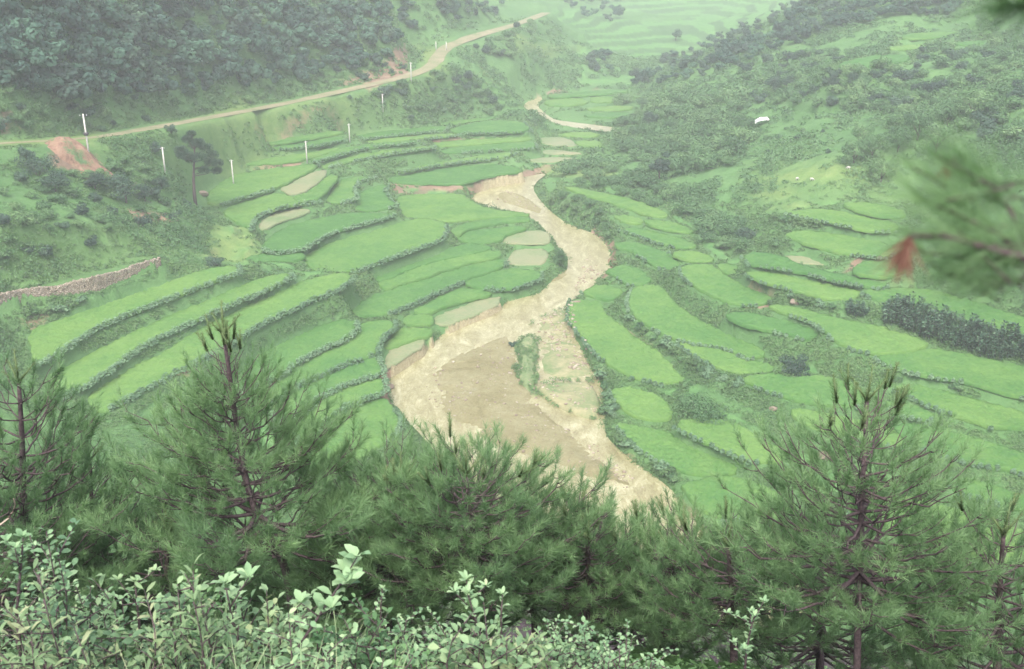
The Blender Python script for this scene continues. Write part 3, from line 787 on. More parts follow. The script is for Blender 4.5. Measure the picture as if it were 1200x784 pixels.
for z, s in LEVELS:
    level(to_world(P(s), z), z, 5)
rp, rzs = P(ROAD[0]), ROAD[1]
road_w = []
for (px, py), z in zip(rp, rzs):
    x, y = at_z(px, py, z)
    road_w.append((float(x), float(y), z))
road_w = np.array(road_w)
tt = np.linspace(0, len(road_w) - 1, 160)
road_c = np.stack([np.interp(tt, np.arange(len(road_w)), road_w[:, k]) for k in range(3)], 1)
for _ in range(6):
    road_c[1:-1] = .5 * road_c[1:-1] + .25 * (road_c[:-2] + road_c[2:])
r, c = window(road_c[:, :2], 14)
bd, bz = np.full(GX[r, c].shape, 1e9), np.zeros(GX[r, c].shape)
for a, b in zip(road_c[:-1], road_c[1:]):
    d, t = seg_dist(GX[r, c], GY[r, c], a[:2], b[:2])
    k = d < bd
    bd = np.where(k, d, bd)
    bz = np.where(k, a[2] + t * (b[2] - a[2]), bz)
bd -= 3.2
w = 1 / np.maximum(bd, .15) ** 3 * (bd < 10)
Wt[r, c] += w
Wz[r, c] += w * bz
near[r, c] = np.minimum(near[r, c], np.maximum(bd, 0))
FIX[r, c] = np.where(bd <= 0, bz, FIX[r, c])
MASK['road'][r, c] = bd < 0
for ch in (chan, chan2):
    level(ch, lambda x, y: river_z(y) - .38, 6, 'river', 0)
for lab, z, kind, bean, w in sorted(plots, key=lambda p: -p[1]):
    level(w, z, 9, 'plot')
Z = Wz / Wt
Z = np.where(np.isnan(FIX), Z, FIX)

# the far valley floor is terraced all over: step the slope and mark the level treads
zone = np.zeros(GX.shape)
for s in ('435,46 440,20 505,20 505,46', '520,62 600,60 620,30 700,-5 760,-30 960,-30 900,20 800,70 745,100 735,106 640,108 600,104 545,104'):
    w = np.array([hit(*p, S)[:2] for p in P(s)])
    r, c = window(w, 20)
    d = poly_dist(GX[r, c], GY[r, c], w)
    zone[r, c] = np.maximum(zone[r, c], np.clip(.5 - d / 8, 0, 1))
hz = S + NZ.fbm(GX, GY, 60, 3) * 2.2
step = np.where(GY > 300, 1.8, 1.2)
fr = hz / step - np.floor(hz / step)
tread = np.clip((fr - .62) / .38, 0, 1)
zt = (np.floor(hz / step) + tread ** 1.2) * step - (hz - S)
patch = NZ.fbm(GX + 300, GY, 45, 2) > -.28
kz = zone * patch * np.clip(near / 4, 0, 1)
mid = np.zeros(GX.shape)                                   # narrower steps between the paddies of the two banks
for s in ('640,205 780,235 1000,225 1200,330 1200,640 900,620 830,600 720,470 670,350 715,300', '40,395 280,318 250,245 300,170 600,142 640,250 640,330 480,420 440,500 330,520 120,480'):
    w = np.array([hit(*p, S)[:2] for p in P(s)])
    r, c = window(w, 6)
    d = poly_dist(GX[r, c], GY[r, c], w)
    mid[r, c] = np.maximum(mid[r, c], np.clip(.5 - d / 6, 0, 1))
kz = np.maximum(kz, mid * np.clip((near - .8) / 1.0, 0, 1))
sl_ = np.hypot(np.gradient(S, axis=0) / np.gradient(DS)[:, None], np.gradient(S, axis=1) / (DS[:, None] * np.gradient(AZ)))
kz = kz * np.clip((.42 - sl_) / .12, 0, 1)
sl2 = np.hypot(np.gradient(Z, axis=0) / np.gradient(DS)[:, None], np.gradient(Z, axis=1) / (DS[:, None] * np.gradient(AZ)))
for _ in range(2):
    sl2[1:-1, 1:-1] = np.maximum.reduce([sl2[1:-1, 1:-1], sl2[:-2, 1:-1], sl2[2:, 1:-1], sl2[1:-1, :-2], sl2[1:-1, 2:]])
kz = kz * np.clip((.6 - sl2) / .15, 0, 1)
MASK['paddy'] = kz * (fr < .64)
MASK['bank'] = kz * (fr >= .64)
Z = Z * (1 - kz) + zt * kz
rough = np.clip(near / 5, 0, 1) * (1 - kz) * np.clip(np.hypot(GX, GY) / 30, .15, 1)
Z = Z + rough * (NZ.fbm(GX, GY, 14, 4) * 1.3 + NZ.fbm(GX + 99, GY, 2.6, 3) * .35)
soft = ((near < 5) & ~DEEP & (np.hypot(GX, GY) > 70)).astype(float)
for _ in range(12):                                         # slumped banks: no knife edges
    B = Z.copy()
    B[1:-1, 1:-1] = (Z[1:-1, 1:-1] * 2 + Z[:-2, 1:-1] + Z[2:, 1:-1] + Z[1:-1, :-2] + Z[1:-1, 2:]) / 6
    Z = Z * (1 - soft) + B * soft
steep = np.hypot(np.gradient(Z, axis=0) / np.gradient(DS)[:, None], np.gradient(Z, axis=1) / (DS[:, None] * np.gradient(AZ)))
for s, v in SOILS:
    w = np.array([hit(*p)[:2] for p in P(s)])
    r, c = window(w, 3)
    d = poly_dist(GX[r, c], GY[r, c], w)
    MASK['soil'][r, c] = np.maximum(MASK['soil'][r, c], v * np.clip(.6 - d / 2.5, 0, 1))
for s in MEADOWS:
    w = np.array([hit(*p)[:2] for p in P(s)])
    r, c = window(w, 5)
    d = poly_dist(GX[r, c], GY[r, c], w)
    MASK['meadow'][r, c] = np.maximum(MASK['meadow'][r, c], np.clip(.6 - d / 4, 0, 1))
for s in PASTURE:
    w = np.array([hit(*p)[:2] for p in P(s)])
    r, c = window(w, 9)
    d = poly_dist(GX[r, c], GY[r, c], w)
    MASK['meadow'][r, c] = np.maximum(MASK['meadow'][r, c], .35 * np.clip(.6 - d / 8, 0, 1))
MASK['mid'] = mid
MASK['clear'] = np.zeros(GX.shape)
for s in ('-40,372 0,352 76,328 190,304 194,318 112,344 26,359 -40,374', '48,166 118,170 124,206 44,200', '884,136 902,136 902,150 884,150', '206,150 262,152 256,226 240,243 220,243', '186,172 204,172 204,208 186,208'):
    w = np.array([hit(*p)[:2] for p in P(s)])
    r, c = window(w, 2)
    MASK['clear'][r, c] = np.maximum(MASK['clear'][r, c], in_poly(GX[r, c], GY[r, c], w))
MASK['steep'] = np.clip((steep - .55) * 2.5, 0, 1)
MASK['sand'] = np.where(MASK['river'] > 0, 1.0, MASK['sand'])
dd = np.hypot(GX, GY)
MASK['litter_shade'] = np.clip((84 - dd) / 12, 0, 1) * (.8 + .25 * (NZ.fbm(GX, GY, 3, 3) > -.1))  # near slope: litter plus painted shade, fading out down the hill
MASK['soil'] += .08 * np.clip((steep - .9) * 2, 0, 1) * (dd > 80)

v = np.stack([GX, GY, Z], -1).reshape(-1, 3)
i, j = np.meshgrid(np.arange(NDS - 1), np.arange(NA - 1), indexing='ij')
q = np.stack([i * NA + j, i * NA + j + 1, (i + 1) * NA + j + 1, (i + 1) * NA + j], -1).reshape(-1, 4)[:, ::-1].copy()
terrain = tag(link('terrain', mesh('terrain', v, q, M['ground'], {k: MASK[k].ravel() for k in ('soil', 'meadow', 'paddy', 'sand', 'litter_shade', 'bank')}, smooth=True)),
              'green valley ground of banks and slopes between the paddies', 'terrain', None, 'structure')


def lookup(key, x, y):
    return bil(MASK[key], AZ, LD, np.arctan2(x, y), np.log(np.hypot(x, y)))


# ------------------------------------------------------------------ filled outlines
def subdivide(poly, step):
    out = []
    for a, b in zip(poly, np.roll(poly, -1, 0)):
        n = max(1, int(np.hypot(*(b - a)) / step))
        out += [a + (b - a) * k / n for k in range(n)]
    return np.array(out)


def smooth_poly(p, n=1):
    for _ in range(n):                                     # round the corners
        a = np.roll(p, -1, 0)
        p = np.stack([p * .78 + a * .22, p * .22 + a * .78], 1).reshape(-1, 2)
    return p


def inset(p, m):
    a = .5 * np.sum(p[:, 0] * np.roll(p[:, 1], -1) - np.roll(p[:, 0], -1) * p[:, 1])
    t = np.roll(p, -1, 0) - np.roll(p, 1, 0)
    t /= np.linalg.norm(t, axis=1)[:, None] + 1e-9
    n = np.stack([-t[:, 1], t[:, 0]], 1) * (1 if a > 0 else -1)
    return p + n * m


def fill(poly, sp, rng_j=.35):
    """triangulated outline with inner points: returns xy, tris, boundary count"""
    b = subdivide(poly, sp * 1.3)
    x0, y0 = b.min(0)
    x1, y1 = b.max(0)
    gx_, gy_ = np.meshgrid(np.arange(x0, x1, sp), np.arange(y0, y1, sp))
    gx_, gy_ = gx_.ravel() + RNG.uniform(-rng_j, rng_j, gx_.size) * sp, gy_.ravel() + RNG.uniform(-rng_j, rng_j, gy_.size) * sp
    d = poly_dist(gx_, gy_, b)
    k = d < -sp * .4
    pts = np.vstack([b, np.stack([gx_[k], gy_[k]], 1)])
    nb = len(b)
    vs, es, fs, ov, oe, of = delaunay_2d_cdt([Vector(p) for p in pts], [(i, (i + 1) % nb) for i in range(nb)], [], 1, 1e-5)
    vs = np.array([(p.x, p.y) for p in vs])
    return vs, np.array(fs, int)


def slab(poly, sp, zf, jit, thick, skirt=True):
    """a crop or sediment body with an uneven top and closed sides"""
    xy, t = fill(poly, sp)
    # orient up
    a, b, c_ = xy[t[:, 0]], xy[t[:, 1]], xy[t[:, 2]]
    ar = (b[:, 0] - a[:, 0]) * (c_[:, 1] - a[:, 1]) - (b[:, 1] - a[:, 1]) * (c_[:, 0] - a[:, 0])
    t = np.where((ar < 0)[:, None], t[:, ::-1], t)
    z = zf(xy[:, 0], xy[:, 1]) + jit * RNG.normal(size=len(xy))
    v = np.c_[xy, z]
    if not skirt:
        return v, t
    e = {}
    for tri in t:
        for k in range(3):
            p, q_ = int(tri[k]), int(tri[(k + 1) % 3])
            e[(p, q_)] = 1
    be = [k for k in e if (k[1], k[0]) not in e]
    idx = sorted({k for ed in be for k in ed})
    mp = {k: len(v) + n for n, k in enumerate(idx)}
    low = v[idx].copy()
    low[:, 2] -= thick
    side = np.array([(p, mp[p], mp[q_], q_) for p, q_ in be])
    side = np.vstack([side[:, [0, 1, 2]], side[:, [0, 2, 3]]])
    return np.vstack([v, low]), np.vstack([t, side])


# water, bars and plots of silt
def channel(ch, name, label):
    p = inset(smooth_poly(ch, 2), -.35)
    v, t = slab(p, .7, lambda x, y: river_z(y) + NZ.fbm(x + 1.5 * NZ.fbm(x, y, 6, 2), y * .6, 1.6, 4) * .07, .008, 0, False)
    return tag(link(name, mesh(name, v, t, M['water'], smooth=True)), label, 'river', None, 'structure')


channel(chan, 'river', 'muddy cream coloured river winding down the valley floor')
channel(chan2, 'river', 'thin upper bend of the muddy river beyond the terraces')


def bar(s, name, label, m, h, sp=.8, edge=2.0):
    p = smooth_poly(on_river(P(s), h * .6), 2)

    def zf(x, y):
        d = -poly_dist(x, y, p)
        return river_z(y) - .14 + h * np.clip(d / edge, 0, 1) ** .8 + NZ.fbm(x, y, 5.5, 5) * .42 * np.clip(d / 1.5, 0, 1)
    v, t = slab(p, sp, zf, .035, .6)
    return tag(link(name, mesh(name, v, t, m, smooth=True)), label, name.replace('_', ' '), None, 'structure')


bar(SANDBAR, 'sandbar', 'large brown gravel bar on the inside of the river bend', M['sand'], .62, .45, 5)
for s, lb in zip(SPITS, ['stony wash of pale cobbles beside the dark green paddy', 'brown sand tongue at the upper river bend', 'sandy shelf below the rounded paddy', 'sandy shelf behind the round bush']):
    bar(s, 'sand_spit', lb, M['mud'] if 'cobbles' in lb else M['sand'], .35, .8)
for s in MUDPLOTS:
    bar(s, 'mud_plot', 'silted up plot with a grassy rim inside the gravel bed', M['mud'], .75, .7, .6)

bar(GREENPLOT, 'grass_island', 'narrow grassy island left standing in the gravel bed', M['turf'], .8, .6, .8)

# dirt road: crowned strip with soft shoulders, 8 mm over its bed
n = len(road_c)
tg = np.gradient(road_c[:, :2], axis=0)
tg /= np.linalg.norm(tg, axis=1)[:, None]
nr = np.stack([-tg[:, 1], tg[:, 0]], 1)
wd = np.where(road_c[:, 1] < 185, 1.1, np.where(road_c[:, 1] < 260, 1.7, 2.1)) + .25 * NZ.fbm(np.arange(n), np.zeros(n), 4, 2)
off = np.array([-1, -.6, -.25, .25, .6, 1])
lift = np.array([.01, .05, .03, .03, .05, .01])
v = np.concatenate([np.stack([road_c[:, 0, None] + nr[:, 0, None] * wd[:, None] * off, road_c[:, 1, None] + nr[:, 1, None] * wd[:, None] * off, road_c[:, 2, None] + lift + 0 * wd[:, None] + .02], -1)]).reshape(-1, 3)
v[:, 2] = np.maximum(v[:, 2], ground(v[:, 0], v[:, 1]) + .04)
i, j = np.meshgrid(np.arange(n - 1), np.arange(5), indexing='ij')
q = np.stack([i * 6 + j, i * 6 + j + 1, (i + 1) * 6 + j + 1, (i + 1) * 6 + j], -1).reshape(-1, 4)
tag(link('dirt_road', mesh('dirt_road', v, q[:, ::-1].copy(), M['road'], smooth=True)), 'pale dirt road running along the foot of the wooded hill', 'road', None, 'structure')

# ------------------------------------------------------------------ the paddies
def clump(mb, c, r, h, n, L, W):
    """leafy low plant"""
    u = unit(n)
    u[:, 2] = np.abs(u[:, 2])
    p = np.asarray(c) + u * np.array([r, r, h]) * (.55 + .45 * RNG.random((n, 1)))
    nn = u * .6 + unit(n) * .5 + np.array([0, 0, .7])
    nn /= np.linalg.norm(nn, axis=1)[:, None]
    a = np.cross(nn, unit(n))
    return mb.leaves(p, a, nn, L * (.7 + .6 * RNG.random(n)), W * (.7 + .6 * RNG.random(n)), RNG.random(n) * .7 + .3 * RNG.random())


def rim_points(w, step):
    """points along the downhill rim of a plot: the side that looks to the river or down the valley"""
    a = .5 * np.sum(w[:, 0] * np.roll(w[:, 1], -1) - np.roll(w[:, 0], -1) * w[:, 1])
    b = subdivide(w, step)
    t = np.roll(b, -1, 0) - np.roll(b, 1, 0)
    t /= np.linalg.norm(t, axis=1)[:, None] + 1e-9
    nrm = np.stack([t[:, 1], -t[:, 0]], 1) * (1 if a > 0 else -1)
    z0 = ground(b[:, 0] + nrm[:, 0] * 2.4, b[:, 1] + nrm[:, 1] * 2.4)
    return b, nrm, z0


GRP = {'rice': 'rice paddies on the valley terraces', 'fallow': 'pale fallow plots near the river'}
for lab, z, kind, bean, w in plots:
    d = np.hypot(*w.mean(0))
    root = bpy.data.objects.new('rice_paddy' if kind == 'rice' else 'fallow_plot', None)
    C.objects.link(root)
    cx, cy = w.mean(0)
    root.location = (cx, cy, z)
    tag(root, lab, 'rice paddy' if kind == 'rice' else 'fallow plot', GRP[kind])
    p = subdivide(smooth_poly(w, 1), .9)
    p = p + np.stack([NZ.fbm(p[:, 0], p[:, 1], 1.7, 2), NZ.fbm(p[:, 0] + 71, p[:, 1] - 33, 1.7, 2)], 1) * min(.42, .0022 * d)
    if kind == 'rice':
        v, t = slab(inset(p, .02), max(.28, .0026 * d), lambda x, y: np.full(np.shape(x), z + .42) + NZ.fbm(x, y, 5, 2) * .12, .075, .55)
        r_ = np.clip(.5 + .5 * NZ.fbm(v[:, 0], v[:, 1], 6, 3) + .18 * RNG.normal(size=len(v)), 0, 1)
    else:
        v, t = slab(inset(p, .12), max(.35, .003 * d), lambda x, y: np.full(np.shape(x), z + .12), .03, .3)
        r_ = RNG.random(len(v))
    link('rice_crop' if kind == 'rice' else 'bare_soil', mesh('crop', v - np.array([cx, cy, z]), t, M['rice' if kind == 'rice' else 'fallow'], {'rnd': r_}), root)
    if bean:
        b, nrm, z0 = rim_points(w, .78 if d < 200 else .95)
        k = (z0 < z - .35) & (nrm[:, 1] < .35)
        mb = MB()
        for (bx, by), nn, zz in zip(b[k], nrm[k], z0[k]):
            if RNG.random() < .06:
                continue
            s_ = RNG.uniform(.75, 1.2) * (1.05 if bx < 0 else .68)
            if bx > 12 and NZ.fbm(bx, by, 5, 2) < -.12:
                continue
            o_ = RNG.uniform(-.05, .3)
            x_, y_ = bx + nn[0] * o_, by + nn[1] * o_
            clump(mb, (x_ - cx, y_ - cy, max(float(ground(x_, y_)) - z, .12)), .52 * s_, .82 * s_, 60 if d < 170 else 26, .30 if d < 170 else .44, .22 if d < 170 else .32)
        if mb.n:
            link('bean_foliage', mb.data('bean_foliage', M['bean']), root)
print('terrain done')
# ------------------------------------------------------------------ woods, bushes and ground cover
def lobed(mb, n_lobes, R, Ht, nleaf, L, W, z0=0.0, flat=.75, up=.55):
    """leafy crown made of overlapping boughs, with gaps between them"""
    for k in range(n_lobes):
        a, rr = RNG.uniform(0, 2 * math.pi), R * math.sqrt(RNG.uniform(0, .62))
        hz_ = z0 + Ht * (.22 + .78 * RNG.random() * (1 - .35 * rr / R))
        lr = R * RNG.uniform(.30, .52)
        if k == 0:
            rr, lr, hz_ = 0, R * .55, z0 + Ht * .5
        n = int(nleaf * (lr / R / .4) ** 2 / n_lobes)
        u = unit(n)
        u[:, 2] = u[:, 2] * .9 + .12
        p = np.array([rr * math.cos(a), rr * math.sin(a), hz_]) + u * np.array([lr, lr, lr * flat]) * (.62 + .42 * RNG.random((n, 1)))
        p[:, 2] = np.maximum(p[:, 2], .06)
        nn = u * .9 + unit(n) * .4 + np.array([0, 0, up * .75])
        nn /= np.linalg.norm(nn, axis=1)[:, None]
        tint = RNG.random()
        mb.leaves(p, np.cross(nn, unit(n)), nn, L * (.6 + .8 * RNG.random(n)), W * (.6 + .8 * RNG.random(n)), np.clip(.45 * RNG.random(n) + .55 * tint, 0, 1))
    return mb


def shrub_data(m, R, Ht, n, L, W, lobes=7):
    return lobed(MB(), lobes, R, Ht, n, L, W).data('shrub', M[m])


def tree_thing(name, label, cat, m, R, Ht, trunk_h, n, L, W, lobes=9, group=None):
    root = bpy.data.objects.new(name, None)
    C.objects.link(root)
    tag(root, label, cat, group)
    t = MB().tube([(0, 0, -.6), (.05, .03, trunk_h * .5), (-.05, .08, trunk_h), (.05, 0, trunk_h + Ht * .6)], [.2, .16, .13, .04], 6)
    for k in range(5):
        a = k * 1.3 + RNG.random()
        t.tube([(0, 0, trunk_h * (.7 + .08 * k)), (math.cos(a) * R * .3, math.sin(a) * R * .3, trunk_h + Ht * .3), (math.cos(a) * R * .65, math.sin(a) * R * .65, trunk_h + Ht * .5)], [.07, .05, .02], 5)
    link('trunk', t.data('trunk', M['bark']), root)
    link('crown', lobed(MB(), lobes, R, Ht, n, L, W, trunk_h * .8).data('crown', M[m]), root)
    return root


def spread(poly, n, sep):
    """n random sighted spots in an outline, kept apart, lifted onto the ground"""
    p = np.array(P(poly))
    got, tries = [], 0
    while len(got) < n and tries < n * 40:
        tries += 1
        q = RNG.uniform(p.min(0), p.max(0))
        if in_poly(q[0], q[1], p) and all((q[0] - g[0]) ** 2 + 3 * (q[1] - g[1]) ** 2 > sep ** 2 for g in got):
            got.append(q)
    return sorted(got, key=lambda g: g[1])


def free(w, keys=('plot', 'river', 'road', 'sand')):
    return all(float(lookup(k, w[0], w[1])) < .2 for k in keys)


def plant(protos, spots, size, group, label, jit=.3, sink=.15):
    out = []
    for s in spots:
        w = hit(*s)
        if not free(w, ('plot', 'river', 'road', 'sand', 'clear')) or any(abs(s[0] - q[0]) < 12 and -6 < s[1] - q[1] < 26 for q in ((449, 125), (482, 92), (194, 200), (274, 214), (360, 190), (410, 166), (105, 180), (232, 236))):
            continue
        k = RNG.integers(len(protos))
        sc_ = size * RNG.uniform(1 - jit, 1 + jit)
        src = protos[k]
        args = (tuple(w - np.array([0, 0, sink])), RNG.uniform(0, 6.28), (sc_ * RNG.uniform(.85, 1.2), sc_ * RNG.uniform(.85, 1.2), sc_ * RNG.uniform(.8, 1.15)))
        if isinstance(src, tuple):                          # (name, mesh): a plant too small here to show its parts
            o = link(src[0], src[1])
            o.location, o.rotation_euler, o.scale = args[0], (0, 0, args[1]), args[2]
            tag(o, label, src[2], group)
        else:
            o = dup(src, *args, label, group)
        out.append(o)
    return out


F_TREES = [('forest_tree', lobed(MB(), 9, 2.3, 3.6, 700, .62, .42, .3).data('forest_tree', M[m]), 'tree') for m in ('forest', 'forest', 'dark', 'forest')]
R_TREES = [('ridge_tree', lobed(MB(), 8, 2.2, 3.4, 600, .5, .34, .2).data('ridge_tree', M[m]), 'tree') for m in ('forest', 'dark', 'forest')]
BUSH = [('shrub', shrub_data(m, 1.5, 1.7, 700, .26, .17, 8), 'shrub') for m in ('shrub', 'shrub', 'dark', 'shrub')]
BRAMBLE = [('bramble_bush', shrub_data('shrub', 1.9, 1.9, 1100, .24, .17, 10), 'bush') for _ in range(3)]

plant(F_TREES, spread('0,-25 470,-25 482,30 478,60 455,75 380,90 300,104 200,118 150,118 100,124 0,120', 270, 15), 1.15, 'trees on the wooded left hill', 'bluish green tree in the dense wood covering the left hill')
plant(R_TREES, spread('742,100 765,82 800,62 850,42 900,22 950,-5 1130,-10 1120,20 1040,22 960,40 900,66 860,80 800,95 760,104', 150, 10), .95, 'trees on the hazy right ridge', 'dusky tree in the belt along the hazy right ridge')
plant(R_TREES, spread('500,-5 600,-5 590,14 560,26 520,24', 26, 11), 1.0, 'trees of the far left grove', 'hazy tree in the far grove above the dirt road')
plant(R_TREES, spread('655,-5 722,-5 726,24 700,27 670,16', 18, 10), 1.25, 'trees of the far middle grove', 'pale blue tree in the far grove at the valley head')
plant(R_TREES, spread('690,66 712,62 716,84 700,88 688,80', 8, 8), .95, 'trees of the small far clump', 'hazy tree in the small clump on the far terraces')
plant(BUSH, spread('0,110 150,116 250,108 330,100 470,66 478,84 400,100 300,120 200,138 110,152 0,158', 60, 15), .95, 'shrubs at the foot of the wooded hill', 'green shrub on the roadside cutting below the wood')
plant(BUSH, spread('440,115 470,92 510,84 560,90 580,118 590,135 540,135 480,142 440,140', 42, 12), 1.05, 'shrubs on the brushy spur under the road', 'rounded shrub on the brushy spur under the dirt road')
plant(BUSH, spread('548,46 560,36 600,24 640,20 625,40 590,52 620,62 600,70 560,66', 30, 8), 1.1, 'shrubs beside the far road', 'hazy shrub beside the far stretch of the road')
plant(BUSH, spread('0,205 60,210 120,195 200,205 235,245 210,275 150,280 60,300 0,330', 52, 17), .8, 'shrubs on the weedy left slope', 'low shrub on the weedy slope above the dry stone wall')
plant(BUSH, spread('100,150 240,150 260,180 200,215 130,205 120,170', 22, 16), .75, 'shrubs between the road and the poles', 'small shrub between the dirt road and the pole line')
plant(BRAMBLE, spread('640,206 690,196 735,200 790,222 830,255 870,268 880,290 850,296 800,268 770,245 720,224 660,214', 64, 17), 1.35, 'bramble bushes on the right slope', 'leafy bramble bush on the slope over the yellow green paddies')
plant(BRAMBLE, spread('628,222 660,226 700,245 722,262 716,280 690,262 650,244', 22, 12), .72, 'bushes overhanging the river curve', 'dense green bush overhanging the outer river curve')
plant(BRAMBLE, spread('730,120 800,112 870,120 880,165 860,196 800,205 740,196 728,165', 70, 15), 1.6, 'bushes on the lower right hill', 'mid green bush on the lower right hillside')
plant(BUSH, spread('870,80 960,60 1050,85 1100,110 1060,135 960,130 880,120', 64, 14), 1.25, 'shrubs on the upper right hillside', 'soft green shrub on the upper right hillside')
plant(BUSH, spread('1060,60 1200,55 1200,170 1130,160 1090,120', 44, 15), 1.25, 'shrubs at the upper right edge', 'dusky shrub on the slope behind the blurred twig')
plant(BUSH, spread('880,150 970,150 980,186 900,190', 14, 15), .5, 'low bushes below the white tarpaulin', 'low bush in the scrub below the white tarpaulin')

# weeds, grass and creepers: nobody could count them
def weeds(NP, amin, dlo, dhi, nl, test, size, hmul, rmul):
    az_, ld_ = np.radians(RNG.uniform(-amin, amin, NP)), RNG.uniform(math.log(dlo), math.log(dhi), NP)
    x, y = np.exp(ld_) * np.sin(az_), np.exp(ld_) * np.cos(az_)
    ok = np.ones(NP, bool)
    for k, lim in (('plot', .3), ('river', .05), ('road', .05), ('sand', .05), ('paddy', .4), ('clear', .3)):
        ok &= lookup(k, x, y) < lim
    ok &= RNG.random(NP) > lookup('meadow', x, y) * .88
    ok &= RNG.random(NP) > np.clip(lookup('soil', x, y), 0, .75)
    pt = NZ.fbm(x, y, 9, 3)
    ok &= test(x, y, pt)
    x, y, pt = x[ok], y[ok], pt[ok]
    z = ground(x, y)
    N = len(x)
    dist = np.hypot(x, y)
    hgt = hmul * (.3 + .7 * np.clip(pt + .3, 0, 1)) * RNG.uniform(.55, 1.5, N)
    u = RNG.normal(size=(N, nl, 3))
    u /= np.linalg.norm(u, axis=2)[..., None]
    u[..., 2] = np.abs(u[..., 2])
    rad = rmul * RNG.uniform(.6, 1.4, N) * (.5 + .001 * dist)
    ext = np.stack([rad, rad, hgt], -1)[:, None]
    p = (np.stack([x, y, z - .05], -1)[:, None] + u * ext * (.55 + .45 * RNG.random((N, nl, 1)))).reshape(-1, 3)
    nn = u.reshape(-1, 3) * 1.0 + unit(N * nl) * .35 + np.array([0, 0, .35])
    nn /= np.linalg.norm(nn, axis=1)[:, None]
    sz = np.repeat(np.clip(size * dist, .15, .6), nl)
    tint = np.clip(RNG.random(N) * .6 + .6 * NZ.fbm(x, y, 30, 2) + .2, 0, 1)
    return p, np.cross(nn, unit(N * nl)) + np.array([0, 0, .3]), nn, sz * RNG.uniform(.7, 1.5, N * nl), sz * .6, np.clip(np.repeat(tint, nl) * .6 + .4 * RNG.random(N * nl), 0, 1)


nearf = lambda x, y: bil(near, AZ, LD, np.arctan2(x, y), np.log(np.hypot(x, y)))
ua = weeds(70000, 33, 84, 430, 14, lambda x, y, pt: RNG.random(len(x)) < .6 + pt, .0017, .75, 1.0)
ub = weeds(90000, 33, 95, 300, 12, lambda x, y, pt: nearf(x, y) < 3.2, .0021, .7, .8)
ud = weeds(130000, 33, 95, 330, 12, lambda x, y, pt: (lookup('steep', x, y) > .35) & (x < 60), .0019, .6, .7)
uc = weeds(46000, 33, 120, 430, 34, lambda x, y, pt: (nearf(x, y) > 2.0) & (lookup('litter_shade', x, y) < .1) & (RNG.random(len(x)) > .9 * lookup('mid', x, y)) & (RNG.random(len(x)) < .42 + 1.3 * pt + .25 * (x > 20)), .0021, 1.9, 2.1)
mb = MB()
ue = weeds(16000, 44, 9, 90, 26, lambda x, y, pt: RNG.random(len(x)) < .75 + pt, .0035, .55, .75)
for w_ in (ua, ub, ud, ue):
    mb.leaves(*w_)
tag(link('undergrowth', mb.data('undergrowth', M['grass'])), 'tangle of weeds and grass on the banks and slopes', 'undergrowth', None, 'stuff')
tag(link('creepers', MB().leaves(*uc).data('creepers', M['shrub'])), 'rolling mounds of leafy creepers and brush on the valley sides', 'creepers', None, 'stuff')

# tufts of grass on the island in the gravel
pl = np.array(P(GREENPLOT))
mb = MB()
for _ in range(900):
    q = RNG.uniform(pl.min(0), pl.max(0))
    if in_poly(q[0], q[1], pl) and NZ.fbm(q[0], q[1], 7, 2) > -.25:
        (x, y), = on_river([q], .5)
        clump(mb, (x, y, float(river_z(y)) + .45), .3, RNG.uniform(.15, .4), 9, .3, .12)
for s in MUDPLOTS + [SPITS[0]]:
    ln = np.array(P(s))
    for a, b_ in zip(ln, np.roll(ln, -1, 0)):
        for f in np.arange(0, 1, .9 / max(1, np.hypot(*(b_ - a)) / 3)):
            q = a + (b_ - a) * f + RNG.normal(size=2) * .8
            if NZ.fbm(q[0], q[1], 9, 2) < -.12:
                continue
            (x, y), = on_river([tuple(q)], .4)
            clump(mb, (x, y, float(river_z(y)) + .2), .35, RNG.uniform(.2, .5), 12, .3, .13)
tag(link('island_grass', mb.data('island_grass', M['grass'])), 'coarse grass tufts on the island in the gravel bed', 'grass', None, 'stuff')

# ------------------------------------------------------------------ single trees and bushes one can point at
def stand(root, px, py, rz=0.0, s=1.0, sink=.2):
    w = hit(px, py)
    root.location, root.rotation_euler, root.scale = tuple(w - np.array([0, 0, sink])), (0, 0, rz), (s, s, s)
    return root


def bush(label, px, py, R, Ht, n=1100, m='dark', L=.26, W=.17, lobes=9, name='shrub', cat='bush'):
    root = bpy.data.objects.new(name, None)
    C.objects.link(root)
    tag(root, label, cat)
    st = MB()
    for k in range(6):
        a = k * 1.05 + RNG.random()
        st.tube([(0, 0, -.3), (math.cos(a) * R * .2, math.sin(a) * R * .2, Ht * .4), (math.cos(a) * R * .5, math.sin(a) * R * .5, Ht * .8)], [.05, .035, .012], 5)
    link('stem', st.data('stem', M['bark']), root)
    link('foliage', lobed(MB(), lobes, R, Ht, n, L, W).data('foliage', M[m]), root)
    return stand(root, px, py)


